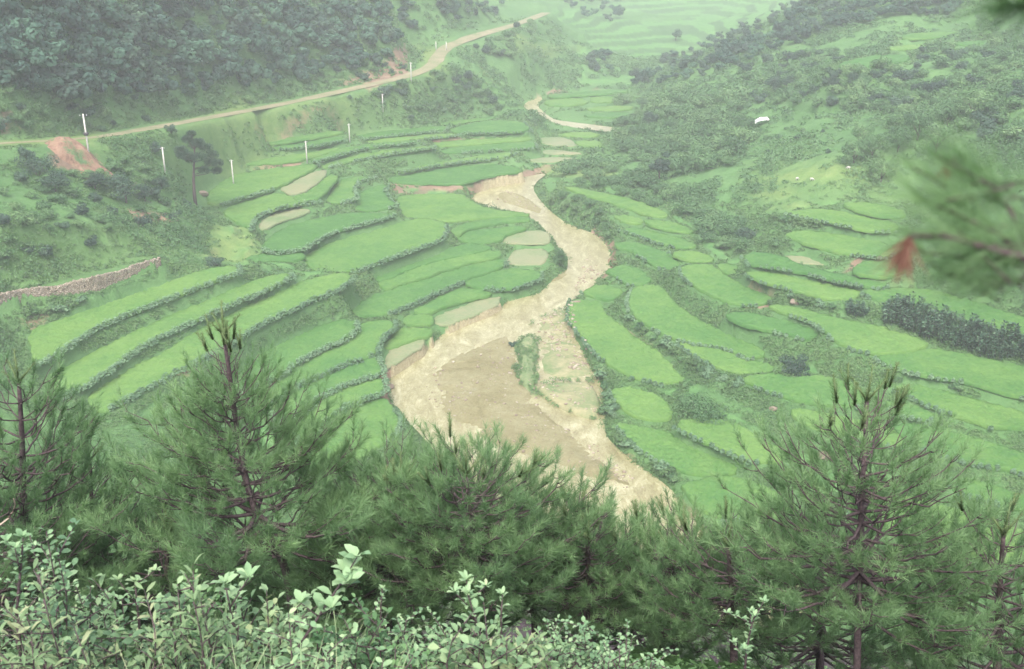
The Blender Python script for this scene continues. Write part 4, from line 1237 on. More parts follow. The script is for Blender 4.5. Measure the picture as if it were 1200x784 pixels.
bush('round green bush alone on the river bank by the pale flooded plot', 655, 312, 1.7, 3.4, 1500, 'shrub')
bush('tall dark shrub tuft at the head of the gravel island', 602, 408, .8, 1.3, 600, 'dark', .22, .14)
bush('lower green shrub tuft on the gravel island', 606, 434, 1.1, 1.2, 700, 'shrub', .22, .14)
bush('dark spiky bush on the bank above the weedy paddy', 932, 438, 2.2, 2.6, 1300, 'dark')
bush('brown green mound of brambles between two right paddies', 822, 486, 3.4, 2.0, 2200, 'shrub', .26, .17, 14)
bush('pair of dark round bushes beside the fan shaped paddy', 845, 292, 1.7, 2.2, 1000, 'shrub')
bush('dark round bush on the slope at the end of the bramble bank', 876, 284, 1.9, 2.6, 1000, 'dark')
bush('low dark bush at the foot of the bare left knoll', 254, 312, 1.5, 1.8, 800, 'dark')
bush('bushy corner at the river edge below the small paddy', 713, 484, 1.5, 1.6, 900, 'shrub')
bush('reddish brown weedy bush beside the slim upper right paddy', 909, 290, 1.2, 1.6, 600, 'shrub')
bush('dark wide bush in front of the red soil mound', 45, 206, 3.2, 3.0, 1400, 'dark')
bush('small dark bush beside the red soil mound', 30, 186, 1.4, 1.5, 700, 'dark')
bush('small round tree by the road below the wood', 200, 158, 1.4, 2.0, 700, 'dark')
bush('pair of bluish bushes uphill of the lone pine', 182, 182, 1.6, 2.2, 900, 'dark')

T = tree_thing('broadleaf_tree', 'wide dark tree over the weedy left slope', 'tree', 'dark', 3.0, 3.2, 1.6, 1800, .3, .2, 13)
stand(T, 148, 238, 0, 1.05)
for lb, px, py, s in (('smaller dark tree behind the wide one on the left slope', 112, 222, .62), ('flat dark tree lowest on the weedy left slope', 170, 236, .7), ('dark tree close to the pole on the left slope', 190, 222, .55),
                      ('leftmost dark tree of the weedy left slope', 66, 226, .8)):
    w = hit(px, py)
    dup(T, tuple(w - np.array([0, 0, .2])), px * .7, (s, s, s * .9), lb)
T2 = tree_thing('broadleaf_tree', 'tall dark tree leaning among vines near the river bend', 'tree', 'dark', 2.0, 5.0, 2.2, 1700, .32, .2, 12)
stand(T2, 772, 213, 0, 1.05)
T3 = tree_thing('broadleaf_tree', 'bushy tree at the corner of the sheep meadow', 'tree', 'shrub', 2.6, 3.8, 1.0, 2000, .28, .18, 13)
stand(T3, 1032, 214, 0, .95)
for k, (px, py, s, lb) in enumerate(((1000, 192, .95, 'left tree of the dark grove above the sheep meadow'), (1022, 186, 1.0, 'grey green tree in the middle of the grove above the sheep meadow'),
                                     (1052, 180, 1.05, 'right tree of the dark grove above the sheep meadow'), (1075, 165, 1.15, 'tree higher up behind the grove'), (1046, 158, .95, 'tree at the top of the grove'),
                                     (1096, 182, 1.15, 'tree of the grove nearest the blurred twig'), (1010, 168, .8, 'small tree on the uphill side of the grove'),
                                     (1110, 150, 1.1, 'tall tree beyond the grove toward the right edge'), (1140, 140, 1.2, 'dusky tree half behind the blurred needles'))):
    w = hit(px, py)
    dup(T3, tuple(w - np.array([0, 0, .2])), k * 1.1, (s, s, s), lb)
for k, (px, py, s, lb) in enumerate(((908, 110, .85, 'dark tree standing alone in the bright upper scrub'), (922, 106, .7, 'smaller dark tree beside the lone one in the upper scrub'),
                                     (975, 108, .6, 'dark shrubby tree below the hay field'), (1000, 102, .55, 'low dark tree right below the hay field'), (745, 96, .9, 'dark tree at the tip of the wooded spur'),
                                     (792, 48, .9, 'pointed tree sticking out of the hazy ridge'), (760, 150, .8, 'leafy tree over the hidden river bend'))):
    w = hit(px, py)
    dup(T, tuple(w - np.array([0, 0, .2])), k * 1.7, (s, s, s * 1.1), lb)


# dark broad leaved bushes in a row along the right bank
def broad_bush():
    root = bpy.data.objects.new('broad_leaved_bush', None)
    C.objects.link(root)
    st, lf = MB(), MB()
    for k in range(15):
        a, r0 = RNG.uniform(0, 6.28), RNG.uniform(.1, 1.1)
        h = RNG.uniform(.9, 2.3)
        b = np.array([math.cos(a) * r0, math.sin(a) * r0, -.3])
        tp = b * np.array([1.35, 1.35, 0]) + np.array([0, 0, h])
        st.tube([b, (b + tp) / 2, tp], [.03, .025, .01], 5)
        n = 26
        t_ = RNG.uniform(.08, 1.02, n)[:, None]
        pp = b + (tp - b) * t_
        aa = unit(n)
        aa[:, 2] = aa[:, 2] * .45 + .18
        nn = np.cross(np.cross(aa, [0, 0, 1.0]), aa) + .3 * unit(n)
        lf.leaves(pp + aa * .22, aa, nn, RNG.uniform(.38, .62, n), RNG.uniform(.19, .30, n), RNG.random(n))
    link('stem', st.data('stem', M['bark']), root)
    link('foliage', lf.data('foliage', M['row']), root)
    return root


B0 = [broad_bush() for _ in range(3)]
used = set()
line = np.array(P('1042,384 1060,390 1080,396 1100,404 1125,413 1150,420 1180,425 1215,431'))
for k in range(33):
    t_ = k / 32 * (len(line) - 1)
    px, py = np.interp(t_, range(len(line)), line[:, 0]), np.interp(t_, range(len(line)), line[:, 1])
    w = hit(px, py - 6 - 10 * (k % 3))
    s = RNG.uniform(.8, 1.15)
    i_ = k % 3
    lb = 'dark broad leaved bush in the row along the right bank'
    if i_ not in used:
        used.add(i_)
        o = B0[i_]
        o.location, o.rotation_euler, o.scale = tuple(w), (0, 0, k), (s, s, s)
        tag(o, lb, 'bush', 'row of broad leaved bushes on the right bank')
    else:
        dup(B0[i_], tuple(w), k * 1.0, (s, s, s), lb, 'row of broad leaved bushes on the right bank')
for k, (px, py, lb) in enumerate(((998, 366, 'separate dark broad leaved bush left of the row'), (1008, 369, 'second dark broad leaved bush left of the row, nearer to it'))):
    w = hit(px, py)
    dup(B0[k], tuple(w), k, (.9, .9, .75), lb)

# hedges of dense bushes on the steps of the lower right terraces
HB = [('rim_bush', shrub_data(m, .95, 1.0, 420, .22, .15, 7), 'bush') for m in ('grass', 'bean', 'shrub')]
for s, nb, g, lb in (('722,515 752,536 780,556 805,580 822,606', 24, 'bushes lining the gravel bed', 'dense bush on the bank between gravel bed and long paddy'),
                     ('786,505 812,520 840,532 866,545 880,552', 15, 'bushes between the long paddy and the bramble paddy', 'dense bush on the step under the bramble mound paddy'),
                     ('676,392 690,415 706,440 712,470 720,490', 12, 'bushes at the rim of the large dark paddy', 'low bush between gravel bed and large dark green paddy'),
                     ('740,376 765,398 790,416 815,432 840,446 865,452', 15, 'bushes under the bright curved tongue', 'shaggy bush on the brown bank under the bright curved paddies'),
                     ('858,340 880,350 905,360', 6, 'bushes by the small rock', 'weedy bush beside the small rock under the wide paddy'),
                     ('862,330 880,336 910,346 940,354 975,362', 12, 'weeds under the wide paddy', 'dark weedy bush under the wide right paddy'),
                     ('1040,446 1080,452 1120,462 1160,474 1200,484', 15, 'hedge under the big bright paddy', 'hedge bush on the step under the big bright paddy'),
                     ('1048,486 1085,496 1110,505 1140,515', 9, 'hedge under the right edge paddy', 'hedge bush under the yellow green right edge paddy'),
                     ('906,258 930,263 960,268 1000,276 1030,286', 13, 'bushes below the upper right paddy', 'dark bush on the step below the upper right paddy'),
                     ('410,118 440,124 470,128 520,132', 8, 'bushes above the river terraces', 'bush between the spur and the uppermost river terraces'),
                     ('30,372 60,366 100,358 140,348 175,338', 16, 'plants at the foot of the stone wall', 'leafy plant in the weedy strip at the foot of the stone wall')):
    ln = np.array(P(s))
    for k in range(nb):
        t_ = (k + RNG.uniform(-.2, .2)) / max(1, nb - 1) * (len(ln) - 1)
        px, py = np.interp(t_, range(len(ln)), ln[:, 0]), np.interp(t_, range(len(ln)), ln[:, 1])
        w = hit(px, py + RNG.uniform(-2, 2))
        if float(lookup('plot', w[0], w[1])) > .3 or float(lookup('river', w[0], w[1])) > .5:
            continue
        nm, me, ct = HB[RNG.integers(3)]
        o = link(nm, me)
        s_ = RNG.uniform(.7, 1.25)
        o.location, o.rotation_euler, o.scale = tuple(w - np.array([0, 0, .1])), (0, 0, RNG.uniform(0, 6)), (s_ * 1.1, s_ * 1.1, s_)
        tag(o, lb, ct, g)

# ------------------------------------------------------------------ lone umbrella pine on the left
def wisps(mb, c, R, n, L, w, rlo, rhi, flat=.35):
    u = unit(n)
    b = np.asarray(c) + u * np.array([R, R, R * flat]) * (RNG.random((n, 1)) ** .5)
    d = u * np.array([1, 1, .5]) + np.array([0, 0, .55]) + .4 * unit(n)
    d /= np.linalg.norm(d, axis=1)[:, None]
    return mb.needles(b, d, L, w, RNG.uniform(rlo, rhi, n))


w0 = hit(229, 239)
root = link('umbrella_pine', None, None, tuple(w0))
tag(root, 'lone pine with dark trunk and flat leaning crown beside a pole', 'pine tree')
dd0 = math.hypot(w0[0], w0[1])
k_ = dd0 / F / math.cos(.25)
up = lambda dx, dz, dy=0.0: np.array([dx * k_, dy, dz * k_])
tr = MB().tube([up(0, -4), up(0, 10), up(1, 25), up(3, 42), up(5, 52), up(6, 64), up(4, 76)], [.34, .30, .25, .20, .16, .11, .05], 8, .15)
br = MB()
nd_ = MB()
for dx, dz, dy, R in ((4, 78, 0, .9), (-2, 70, .6, 1.2), (10, 70, -.5, 1.3), (-8, 62, -.4, 1.4), (4, 62, 1.0, 1.6), (16, 62, .4, 1.5), (-12, 54, .5, 1.2), (0, 54, -1.0, 1.4), (12, 53, -.8, 1.6), (24, 54, .2, 1.5), (20, 44, .6, 1.4), (32, 46, -.3, 1.2), (14, 38, -.5, 1.2), (26, 36, .5, 1.1), (-6, 47, .9, 1.0)):
    c = up(dx, dz, dy * 1.6) + RNG.normal(size=3) * .25
    z_ = dz * .86
    st = up(np.interp(z_, [0, 25, 42, 64, 76], [0, 1, 3, 6, 4]), min(z_, 74))
    br.tube([st, (st + c) / 2 + np.array([0, 0, -.15]), c], [.08, .055, .02], 5)
    wisps(nd_, c, R * .86, 1150, .40, .05, .15, 1, .68)
link('trunk', tr.data('trunk', M['bark']), root)
link('limb', br.data('limb', M['bark']), root)
link('crown', nd_.data('crown', M['dark']), root)

# ------------------------------------------------------------------ built things
# dry stone wall
wl = np.array(P('-30,371 0,361 26,356.5 50,352 76,350 112,342 136,334 160,325 190,315'))
bt = np.array([hit(px, py) for px, py in wl])
tp_px = np.array(P('-30,368 0,355 26,346 50,339 76,333 112,324 136,318.5 160,313 190,307'))
pts = []
for (px, py), b in zip(tp_px, bt):
    d = math.hypot(b[0], b[1]) + .35
    pts.append((b[0], b[1], b[2] - .4, at_d(px, py, d)[2]))
pts = np.array(pts)
tt = np.linspace(0, len(pts) - 1, 150)
ws = np.stack([np.interp(tt, range(len(pts)), pts[:, k]) for k in range(4)], 1)
tg = np.gradient(ws[:, :2], axis=0)
tg /= np.linalg.norm(tg, axis=1)[:, None]
nr = np.stack([-tg[:, 1], tg[:, 0]], 1)
nr *= np.sign(nr[:, 1:2])                                    # points uphill
rows = 9
v = []
for i in range(len(ws)):
    zb, zt_ = ws[i, 2], max(ws[i, 3], ws[i, 2] + 1.7) + .06 * RNG.normal()
    prof = [(0, f) for f in np.linspace(0, 1, rows)] + [(.3, 1.02), (.62, 1.0), (.7, .5), (.75, 0)]
    for o_, f in prof:
        jx = .07 * RNG.normal() * (f > .05)
        q_ = ws[i, :2] + nr[i] * (o_ + .18 * f * (o_ == 0) + jx)
        v.append((q_[0], q_[1], zb + (zt_ - zb) * f))
npf = rows + 4
i, j = np.meshgrid(np.arange(len(ws) - 1), np.arange(npf - 1), indexing='ij')
q = np.stack([i * npf + j, (i + 1) * npf + j, (i + 1) * npf + j + 1, i * npf + j + 1], -1).reshape(-1, 4)
caps = []
for i in (0, len(ws) - 1):
    b_ = i * npf
    for j in range(1, npf - 1):
        caps.append((b_, b_ + j, b_ + j + 1) if i else (b_, b_ + j + 1, b_ + j))
tag(link('stone_wall', mesh('stone_wall', v, [q, np.array(caps)], M['stone'])), 'low dry stone wall holding up the weedy left slope', 'stone wall')

# utility poles
def pole(label, px, yb, yt, arm=False):
    b = hit(px, yb)
    d = math.hypot(b[0], b[1])
    h = at_d(px, yt, d)[2] - b[2]
    root = link('utility_pole', None, None, tuple(b))
    tag(root, label, 'utility pole', 'utility poles along the valley')
    link('shaft', MB().tube([(0, 0, -.8), (0, 0, h * .5), (0, 0, h)], [.16, .14, .115], 10).data('shaft', M['concrete']), root)
    a = MB().box((0, 0, h - .35), (1.1 if arm else .7, .09, .09), .4)
    link('cross_arm', a.data('cross_arm', M['metal']), root)
    for s in (-1, 1):
        x = s * (.5 if arm else .3)
        link('insulator', MB().tube([(x * math.cos(.4), x * math.sin(.4), h - .31), (x * math.cos(.4), x * math.sin(.4), h - .12)], [.05, .035], 6).data('insulator', M['white']), root)
    if arm:
        link('switch_box', MB().box((.1, -.22, h * .55), (.7, .3, .5), .3).data('switch_box', M['metal']), root)


pole('tallest white pole, beside the red soil mound at the road', 105, 186, 133, True)
pole('white pole on the slope left of the lone pine', 194, 205, 172)
pole('white pole standing in the paddy right of the lone pine', 274, 218, 187)
pole('white pole between the pine paddies and the brown earth bank', 360, 192, 165)
pole('white pole at the left end of the long river terraces', 410, 168, 145)
pole('white pole on the brushy spur halfway up to the road', 449, 133, 110)
pole('white pole at the roadside by the spur of the wooded hill', 482, 97, 73)
for px, lb in ((511, 'first small post at the far road bend'), (523, 'second small post at the far road bend, further from the hill')):
    b = hit(px, 59)
    o = link('road_post', MB().tube([(0, 0, -.4), (0, 0, 2.6)], [.16, .12], 8).data('road_post', M['concrete']), None, tuple(b))
    tag(o, lb, 'post')

# spoil heap of red earth
b = hit(84, 197)
th, rr = np.meshgrid(np.linspace(0, 2 * math.pi, 60, endpoint=False), np.linspace(0, 1, 22), indexing='ij')
px_, py_ = rr * 5.4 * np.cos(th) * (1 + .15 * np.sin(3 * th)), rr * 4.2 * np.sin(th)
hz_ = 2.2 * np.cos(np.clip(rr, 0, 1) * math.pi / 2) ** 1.0 * (1 - .22 * px_ / 5) + 1.1 * NZ.fbm(px_ + 50, py_, 2.6, 5) * (1 - rr ** 3) - .4
wx, wy = px_ + b[0] - 1.0, py_ + b[1] + 3.2
v = np.stack([wx, wy, np.maximum(ground(wx, wy) - .3, ground(wx, wy) * .55 + .45 * b[2] - .4) * 1.0 + hz_], -1).reshape(-1, 3)
i, j = np.meshgrid(np.arange(60), np.arange(21), indexing='ij')
q = np.stack([i * 22 + j, i * 22 + j + 1, ((i + 1) % 60) * 22 + j + 1, ((i + 1) % 60) * 22 + j], -1).reshape(-1, 4)
tag(link('soil_mound', mesh('soil_mound', v, q[:, ::-1].copy(), M['red'], smooth=True)), 'heap of bare reddish brown earth beside the tallest pole', 'soil mound')

# white sheet spread over a frame on the hill
b = hit(892, 147)
root = link('tarpaulin', None, None, tuple(b))
tag(root, 'white tarpaulin spread in the green scrub of the right hillside', 'tarpaulin')
gx_, gy_ = np.meshgrid(np.linspace(-1.6, 1.6, 15), np.linspace(-.9, .9, 9), indexing='ij')
zz = 1.5 + .28 * gx_ - .25 * np.abs(gx_ + .2) + .22 * gy_ + .08 * NZ.fbm(gx_ * 3, gy_ * 3, 1.4, 3)
n = 15 * 9
v = np.concatenate([np.stack([gx_, gy_, zz], -1).reshape(-1, 3), np.stack([gx_, gy_, zz - .03], -1).reshape(-1, 3)])
i, j = np.meshgrid(np.arange(14), np.arange(8), indexing='ij')
q = np.stack([i * 9 + j, (i + 1) * 9 + j, (i + 1) * 9 + j + 1, i * 9 + j + 1], -1).reshape(-1, 4)
link('sheet', mesh('sheet', v, np.vstack([q, q[:, ::-1] + n]), M['white']), root)
for x, y in ((-1.4, -.75), (1.4, -.75), (-1.4, .75), (1.4, .75)):
    link('stake', MB().tube([(x, y, -.4), (x, y, 1.5 + .28 * x - .25 * abs(x + .2) + .22 * y)], [.04, .03], 6).data('stake', M['bark']), root)


# rocks
def rock_data(R, name='rock', seed=0, m='rock'):
    import bmesh
    bm = bmesh.new()
    bmesh.ops.create_icosphere(bm, subdivisions=3, radius=R)
    r = np.random.default_rng(seed)
    ax = r.normal(size=(9, 3))
    ax /= np.linalg.norm(ax, axis=1)[:, None]
    cut = r.uniform(.55, .9, 9) * R
    for vv in bm.verts:
        p = np.array(vv.co)
        for a, c_ in zip(ax, cut):                          # chip flat faces off a boulder
            e = p @ a - c_
            if e > 0:
                p = p - a * e
        vv.co = Vector(p * np.array([1.2, 1, .7]))
    me = bpy.data.meshes.new(name)
    bm.to_mesh(me)
    bm.free()
    me.materials.append(M[m])
    return me


for k, (px, py, R, lb) in enumerate(((589, 430, .95, 'largest pale boulder on the gravel bar beside the island tuft'), (454, 454, .8, 'reddish rock at the river edge beside the stepped paddies'),
                                     (676, 357, .7, 'broad pale rock where the cobbles meet the river'), (932, 358, .8, 'small pinkish rock under the wide right paddy'),
                                     (1060, 396, .35, 'tiny white stone at the edge of the bright long paddy'), (906, 481, .45, 'pale stone in the weeds below the spiky bush'),
                                     (237, 229, 1.0, 'pale earthy boulder behind the trunk of the lone pine'), (602, 452, .5, 'pale flat stone below the lower island tuft'),
                                     (536, 452, .5, 'dark driftwood coloured rock in the middle of the gravel bar'), (967, 537, .9, 'pale stone seen through the right pine'))):
    w = hit(px, py)
    tag(link('rock', rock_data(R, 'rock', k + 1), None, tuple(w + np.array([0, 0, .1]))), lb, 'rock')

# sheep on the high meadow: four legged, grazing
def sheep(px, py, rz, label):
    b = hit(px, py)
    mb = MB()
    mb.tube([(-.55, 0, .62), (-.5, 0, .66), (-.25, 0, .70), (.1, 0, .70), (.38, 0, .68), (.5, 0, .66)], [.05, .22, .29, .30, .25, .10], 10, .12)
    mb.tube([(.42, 0, .70), (.6, 0, .60), (.74, 0, .36), (.84, 0, .2)], [.15, .11, .09, .05], 8)
    for x in (-.38, .32):
        for y in (-.14, .14):
            mb.tube([(x, y, .55), (x + (.03 if x < 0 else -.02), y, .28), (x, y, 0)], [.09, .05, .04], 6)
    o = link('sheep', mb.data('sheep', M['fleece'], True), None, tuple(b))
    o.rotation_euler, o.scale = (0, 0, rz), (.6, .6, .6)
    tag(o, label, 'sheep')


sheep(994, 200, 2.6, 'white animal grazing alone at the right end of the high meadow')
sheep(934, 212, .4, 'left one of two white animals grazing on the high meadow')
sheep(951, 213, -.5, 'right one of two white animals grazing on the high meadow')

# cobbles and pebbles of the river bed
mb = MB()
ico = rock_data(1.0, 'tmp', 5)
import bmesh
bm_ = bmesh.new()
bmesh.ops.create_icosphere(bm_, subdivisions=1, radius=1)
iv = np.array([v.co for v in bm_.verts])
it = np.array([[v.index for v in f.verts] for f in bm_.faces])
bm_.free()
dgr = bpy.context.evaluated_depsgraph_get()
for s, n, lo, hi in ((SANDBAR, 420, .07, .24), ('626,374 655,362 671,358 676,384 692,420 702,440 690,445 660,425 636,400', 380, .08, .36), ('505,430 600,398 620,440 640,485 560,500 510,470', 320, .05, .26),
                     ('640,480 700,520 780,590 740,570 690,540', 220, .05, .22), ('560,222 600,222 622,232 640,248 600,240', 120, .08, .3), ('690,290 712,292 708,320 680,336 670,345', 150, .1, .4), ('630,448 694,444 706,470 702,491 645,470', 130, .08, .25)):
    pl = np.array(P(s))
    c_ = 0
    while c_ < n:
        q_ = RNG.uniform(pl.min(0), pl.max(0))
        if not in_poly(q_[0], q_[1], pl):
            continue
        c_ += 1
        if NZ.fbm(np.array(q_[0]), np.array(q_[1]), 22, 3) < RNG.uniform(-.5, .3):
            continue
        z = .6
        for _ in range(4):
            x, y = at_z(q_[0], q_[1], z)
            z = float(river_z(y)) + .3
        hitp = bpy.context.scene.ray_cast(dgr, (float(x), float(y), 12.0), (0, 0, -1))
        zz = hitp[1].z if hitp[0] else z
        r_ = lo * (hi / lo) ** (RNG.random() ** 2)
        vv = iv * (r_ * RNG.uniform(.75, 1.25, iv.shape)) * np.array([1.2, 1, .6])
        a = RNG.uniform(0, 6.28)
        vv = vv @ np.array([[math.cos(a), math.sin(a), 0], [-math.sin(a), math.cos(a), 0], [0, 0, 1]])
        mb.add(vv + np.array([float(x), float(y), zz + r_ * .1]), None, it, RNG.random())
tag(link('cobbles', mb.data('cobbles', M['rock'])), 'loose cobbles and pebbles strewn over the river bed', 'cobbles', None, 'stuff')
# ------------------------------------------------------------------ young pines on the near slope
def norm(v):
    return v / (np.linalg.norm(v) + 1e-9)


def brush(mb, p, d, L, n, nl, w, tint, spread_=(.35, 1.15)):
    """one shoot clothed in needles"""
    s = RNG.random(n)
    th = RNG.uniform(*spread_, n) * (1.15 - .5 * s)
    q = unit(n)
    q -= (q @ d)[:, None] * d
    q /= np.linalg.norm(q, axis=1)[:, None] + 1e-9
    dirs = d * np.cos(th)[:, None] + q * np.sin(th)[:, None] + np.array([0, 0, .1])
    dirs /= np.linalg.norm(dirs, axis=1)[:, None]
    mb.needles(p + d * (s * L)[:, None], dirs, nl * RNG.uniform(.75, 1.15, n), w, np.clip(tint + .25 * (s - .5) + .12 * RNG.normal(size=n), 0, 1))


CANDLE = None


def candle_mesh():
    mb = MB().tube([(0, 0, 0), (0, 0, .5), (0, 0, 1)], [.011, .009, .005], 6)
    n = 150
    z = RNG.random(n)
    a = RNG.uniform(0, 6.28, n)
    b = np.stack([.009 * np.cos(a), .009 * np.sin(a), z], -1)
    d = np.stack([np.cos(a) * .55, np.sin(a) * .55, np.full(n, 1.6)], -1)
    d /= np.linalg.norm(d, axis=1)[:, None]
    mb.needles(b, d, .075, .005, RNG.random(n))
    return mb.data('candle', M['candle'])


def pine(label, path, d, R, cs=.25, n_wh=13, dens=1.0, needle=.15, tips=6, thick=.06, squash=1.0, sparse_top=.12, dome=1.25, bare=0.0):
    """path: pixels from the lowest seen point of the trunk to the leader, all at distance d; the foot is on the ground below"""
    global CANDLE
    CANDLE = CANDLE or candle_mesh()
    pts = [at_d(px, py, d + .25 * math.sin(i * 1.7)) for i, (px, py) in enumerate(P(path))]
    gz = float(ground(pts[0][0], pts[0][1]))
    base = np.array([pts[0][0], pts[0][1], gz - .15])
    pts = [base] + ([p for p in pts] if pts[0][2] > gz + .3 else pts[1:])
    pts = np.array(pts)
    # even spacing along the trunk
    sl = np.r_[0, np.cumsum(np.linalg.norm(np.diff(pts, axis=0), axis=1))]
    tt_ = np.linspace(0, sl[-1], 22)
    tr_ = np.stack([np.interp(tt_, sl, pts[:, k]) for k in range(3)], 1)
    for _ in range(2):
        tr_[1:-1] = .5 * tr_[1:-1] + .25 * (tr_[:-2] + tr_[2:])
    dens *= .88
    root = link('pine_tree', None, None, tuple(base))
    tag(root, label, 'pine tree')
    tr_ = tr_ - base
    Ht = sl[-1]
    trunk = MB().tube(tr_, np.linspace(thick, .012, 22) + .01, 9, .12)
    limb, nee = MB(), MB()
    ends = []

    def at(t):
        return np.array([np.interp(t * Ht, tt_, tr_[:, k]) for k in range(3)])
    for w in range(n_wh):
        t0 = cs + (1 - cs) * (w + RNG.uniform(-.2, .2)) / n_wh
        tp = np.clip((t0 - cs) / (1 - cs), 0, 1)
        ln = R * ((1 - tp) ** dome * 1.0 + sparse_top * (1 - tp * .4)) * (.6 + .4 * min(1, tp / .15))
        a0 = RNG.uniform(0, 6.28)
        nb = 4 if tp > .7 else 6
        for k in range(nb):
            a = a0 + k * 2 * math.pi / nb + RNG.uniform(-.3, .3)
            e = .06 + (.75 if dome > 1 else .5) * tp + RNG.uniform(-.12, .2)
            L = ln * RNG.uniform(.7, 1.15)
            h = np.array([math.cos(a) * squash, math.sin(a) * squash, 0])
            p0 = at(t0)
            n_ = 8
            s = np.linspace(0, 1, n_)
            br = p0 + h * (L * s * math.cos(e))[:, None] + np.array([0, 0, 1]) * (L * (math.sin(e) * s - .10 * np.sin(s * math.pi) + .16 * s ** 2.5))[:, None]
            br += .03 * L * RNG.normal(size=(n_, 3)) * s[:, None]
            limb.tube(br, np.linspace(max(.007, .017 * L), .004, n_), 5)
            dr_ = norm(br[-1] - br[-2])
            ends.append((br[-1], dr_, tp, L))
            if bare and tp > 1 - bare:
                if RNG.random() < .5:
                    brush(nee, br[-1] - dr_ * .05, norm(dr_ + np.array([0, 0, .4])), .2, 26, needle * .5, .006, .5)
                continue
            if dome > 1 and tp > .72 and RNG.random() < .45:
                continue
            tint0 = RNG.uniform(.2, .65)
            m_ = int(max(2, L / .13) * dens * (1.1 - .55 * tp))
            for c in range(m_):
                f = .22 + .78 * (c + RNG.random()) / m_
                q = np.array([np.interp(f, s, br[:, x]) for x in range(3)])
                sd = 1 if c % 2 else -1
                lat = np.cross(norm(br[-1] - br[0]), [0, 0, 1.0]) * sd
                dd_ = norm(norm(br[-1] - br[0]) * .7 + lat * RNG.uniform(.3, 1.0) + np.array([0, 0, RNG.uniform(.0, .75)]) + .15 * RNG.normal(size=3))
                l2 = (.16 + .40 * L * (1 - f)) * RNG.uniform(.6, 1.2)
                q2 = q + dd_ * l2
                limb.tube([q, (q + q2) / 2 - np.array([0, 0, .02]), q2], [.007, .005, .004], 4)
                up_ = norm(dd_ + np.array([0, 0, .55]))
                tint = np.clip(tint0 + RNG.uniform(-.12, .2) + .15 * f, 0, 1)
                brush(nee, q2 - up_ * .08, up_, .26 - .1 * tp, int(80 * dens * (1 - .35 * tp)), needle * (1 - .3 * tp), .0066, tint, (.3, 1.35))
                if l2 > .22:
                    brush(nee, q + dd_ * l2 * .5, norm(dd_ + np.array([0, 0, .3])), .24, 60, needle * .95, .0066, tint * .8, (.3, 1.4))
            brush(nee, br[-1] - dr_ * .05, norm(dr_ + np.array([0, 0, .4])), .26, int(70 - 34 * tp), needle * (1 - .3 * tp), .0058, tint0 + .2)
    # leader
    for t0 in np.linspace(.8, 1.0, 5):
        brush(nee, at(t0) - np.array([0, 0, .1]), np.array([0, 0, 1.0]), .25, 26, needle * .6, .0055, .5)
    link('trunk', trunk.data('trunk', M['bark'], True), root)
    link('limb', limb.data('limb', M['bark']), root)
    link('needle_crown', nee.data('needle_crown', M['needle']), root)
    ends.sort(key=lambda q: -(q[0][2]))
    spots = [(tr_[-1], np.array([.03, 0, 1.0]), .45)] + [(tr_[-1], norm(np.array([math.cos(a), math.sin(a), 1.1])), .34) for a in (.3, 2.4, 4.3)]
    for q, dr_, tp, L in ends[:tips]:
        spots.append((q, norm(dr_ * .5 + np.array([0, 0, 1.0])), RNG.uniform(.22, .34)))
        spots.append((q, norm(dr_ + np.array([0, 0, .35]) + .3 * RNG.normal(size=3)), RNG.uniform(.18, .3)))
    for q, dv, l in spots:
        o = link('candle', CANDLE, root, tuple(q - dv * .03))
        o.rotation_euler = Vector(dv).to_track_quat('Z', 'Y').to_euler()
        o.scale = (1.15, 1.15, l)
    return root


pine('young pine with long upright candles at its top and a crooked dark trunk', '346,745 340,690 330,648 304,616 290,575 277,500 268,430 262,392', 12.2, 2.1, .46, 17, 1.0, .17, 7, .062, 1, .13, 1.5, .30)
pine('shaded pine at the left edge, darker than its neighbours', '30,720 28,600 26,510 22,448', 13.2, 1.75, .25, 16, 1.2, .15, 1, .09, 1, .2, .6)
pine('low dark pine between the left edge pine and the candle topped one', '118,720 112,640 108,600 105,540', 14.2, 1.7, .2, 11, 1.0, .15, 2, .07, 1, .2, .6)
pine('broad pine whose top stands in front of the muddy river', '560,780 556,690 552,620 546,556', 11.8, 1.75, .5, 14, 1.1, .17, 7, .08, 1, .15, .7)
pine('bushy pine filling the gap right of the crooked trunk', '450,790 455,700 462,630 470,562', 12.8, 1.7, .45, 13, 1.1, .165, 4, .08, 1, .2, .6)
pine('short dark pine with two dark candles before the pale sand', '690,790 690,700 689,650 688,612', 12.2, 1.3, .4, 10, 1.0, .15, 5, .06, 1, .15, .7)
pine('small pine low in the middle, left of the gap in the trees', '628,800 626,720 624,670 620,610', 12.6, 1.2, .4, 9, 1.0, .15, 4, .05, 1, .15, .7)
pine('spiky pine below the lower end of the river', '790,800 790,740 788,690 786,646', 12.4, 1.4, .42, 11, 1.0, .15, 8, .06, 1, .2, .6)
pine('slim pine between the river end and the large right pine', '862,800 860,740 857,690 853,640', 11.6, 1.2, .42, 9, 1.0, .15, 7, .05, 1, .2, .6)
pine('large airy pine on the right with bare reddish twigs at its top', '1004,800 1006,700 1009,600 1013,530 1016,470', 10.8, 1.7, .36, 16, .8, .155, 10, .04, 1.0, .22, .95)
pine('dense pine at the lower right corner', '1168,810 1170,740 1172,680 1176,626', 11.6, 1.5, .35, 11, 1.0, .15, 3, .06, 1, .2, .6)
pine('pine in deep shade behind the bushes in the left corner', '190,800 192,740 195,700 196,620', 13.0, 1.8, .2, 11, 1.1, .16, 2, .06, 1, .2, .6)
pine('pine half hidden behind the broad pine at the river', '505,830 505,780 506,730 508,650', 15.5, 1.7, .2, 11, 1.0, .16, 1, .06, 1, .2, .5)
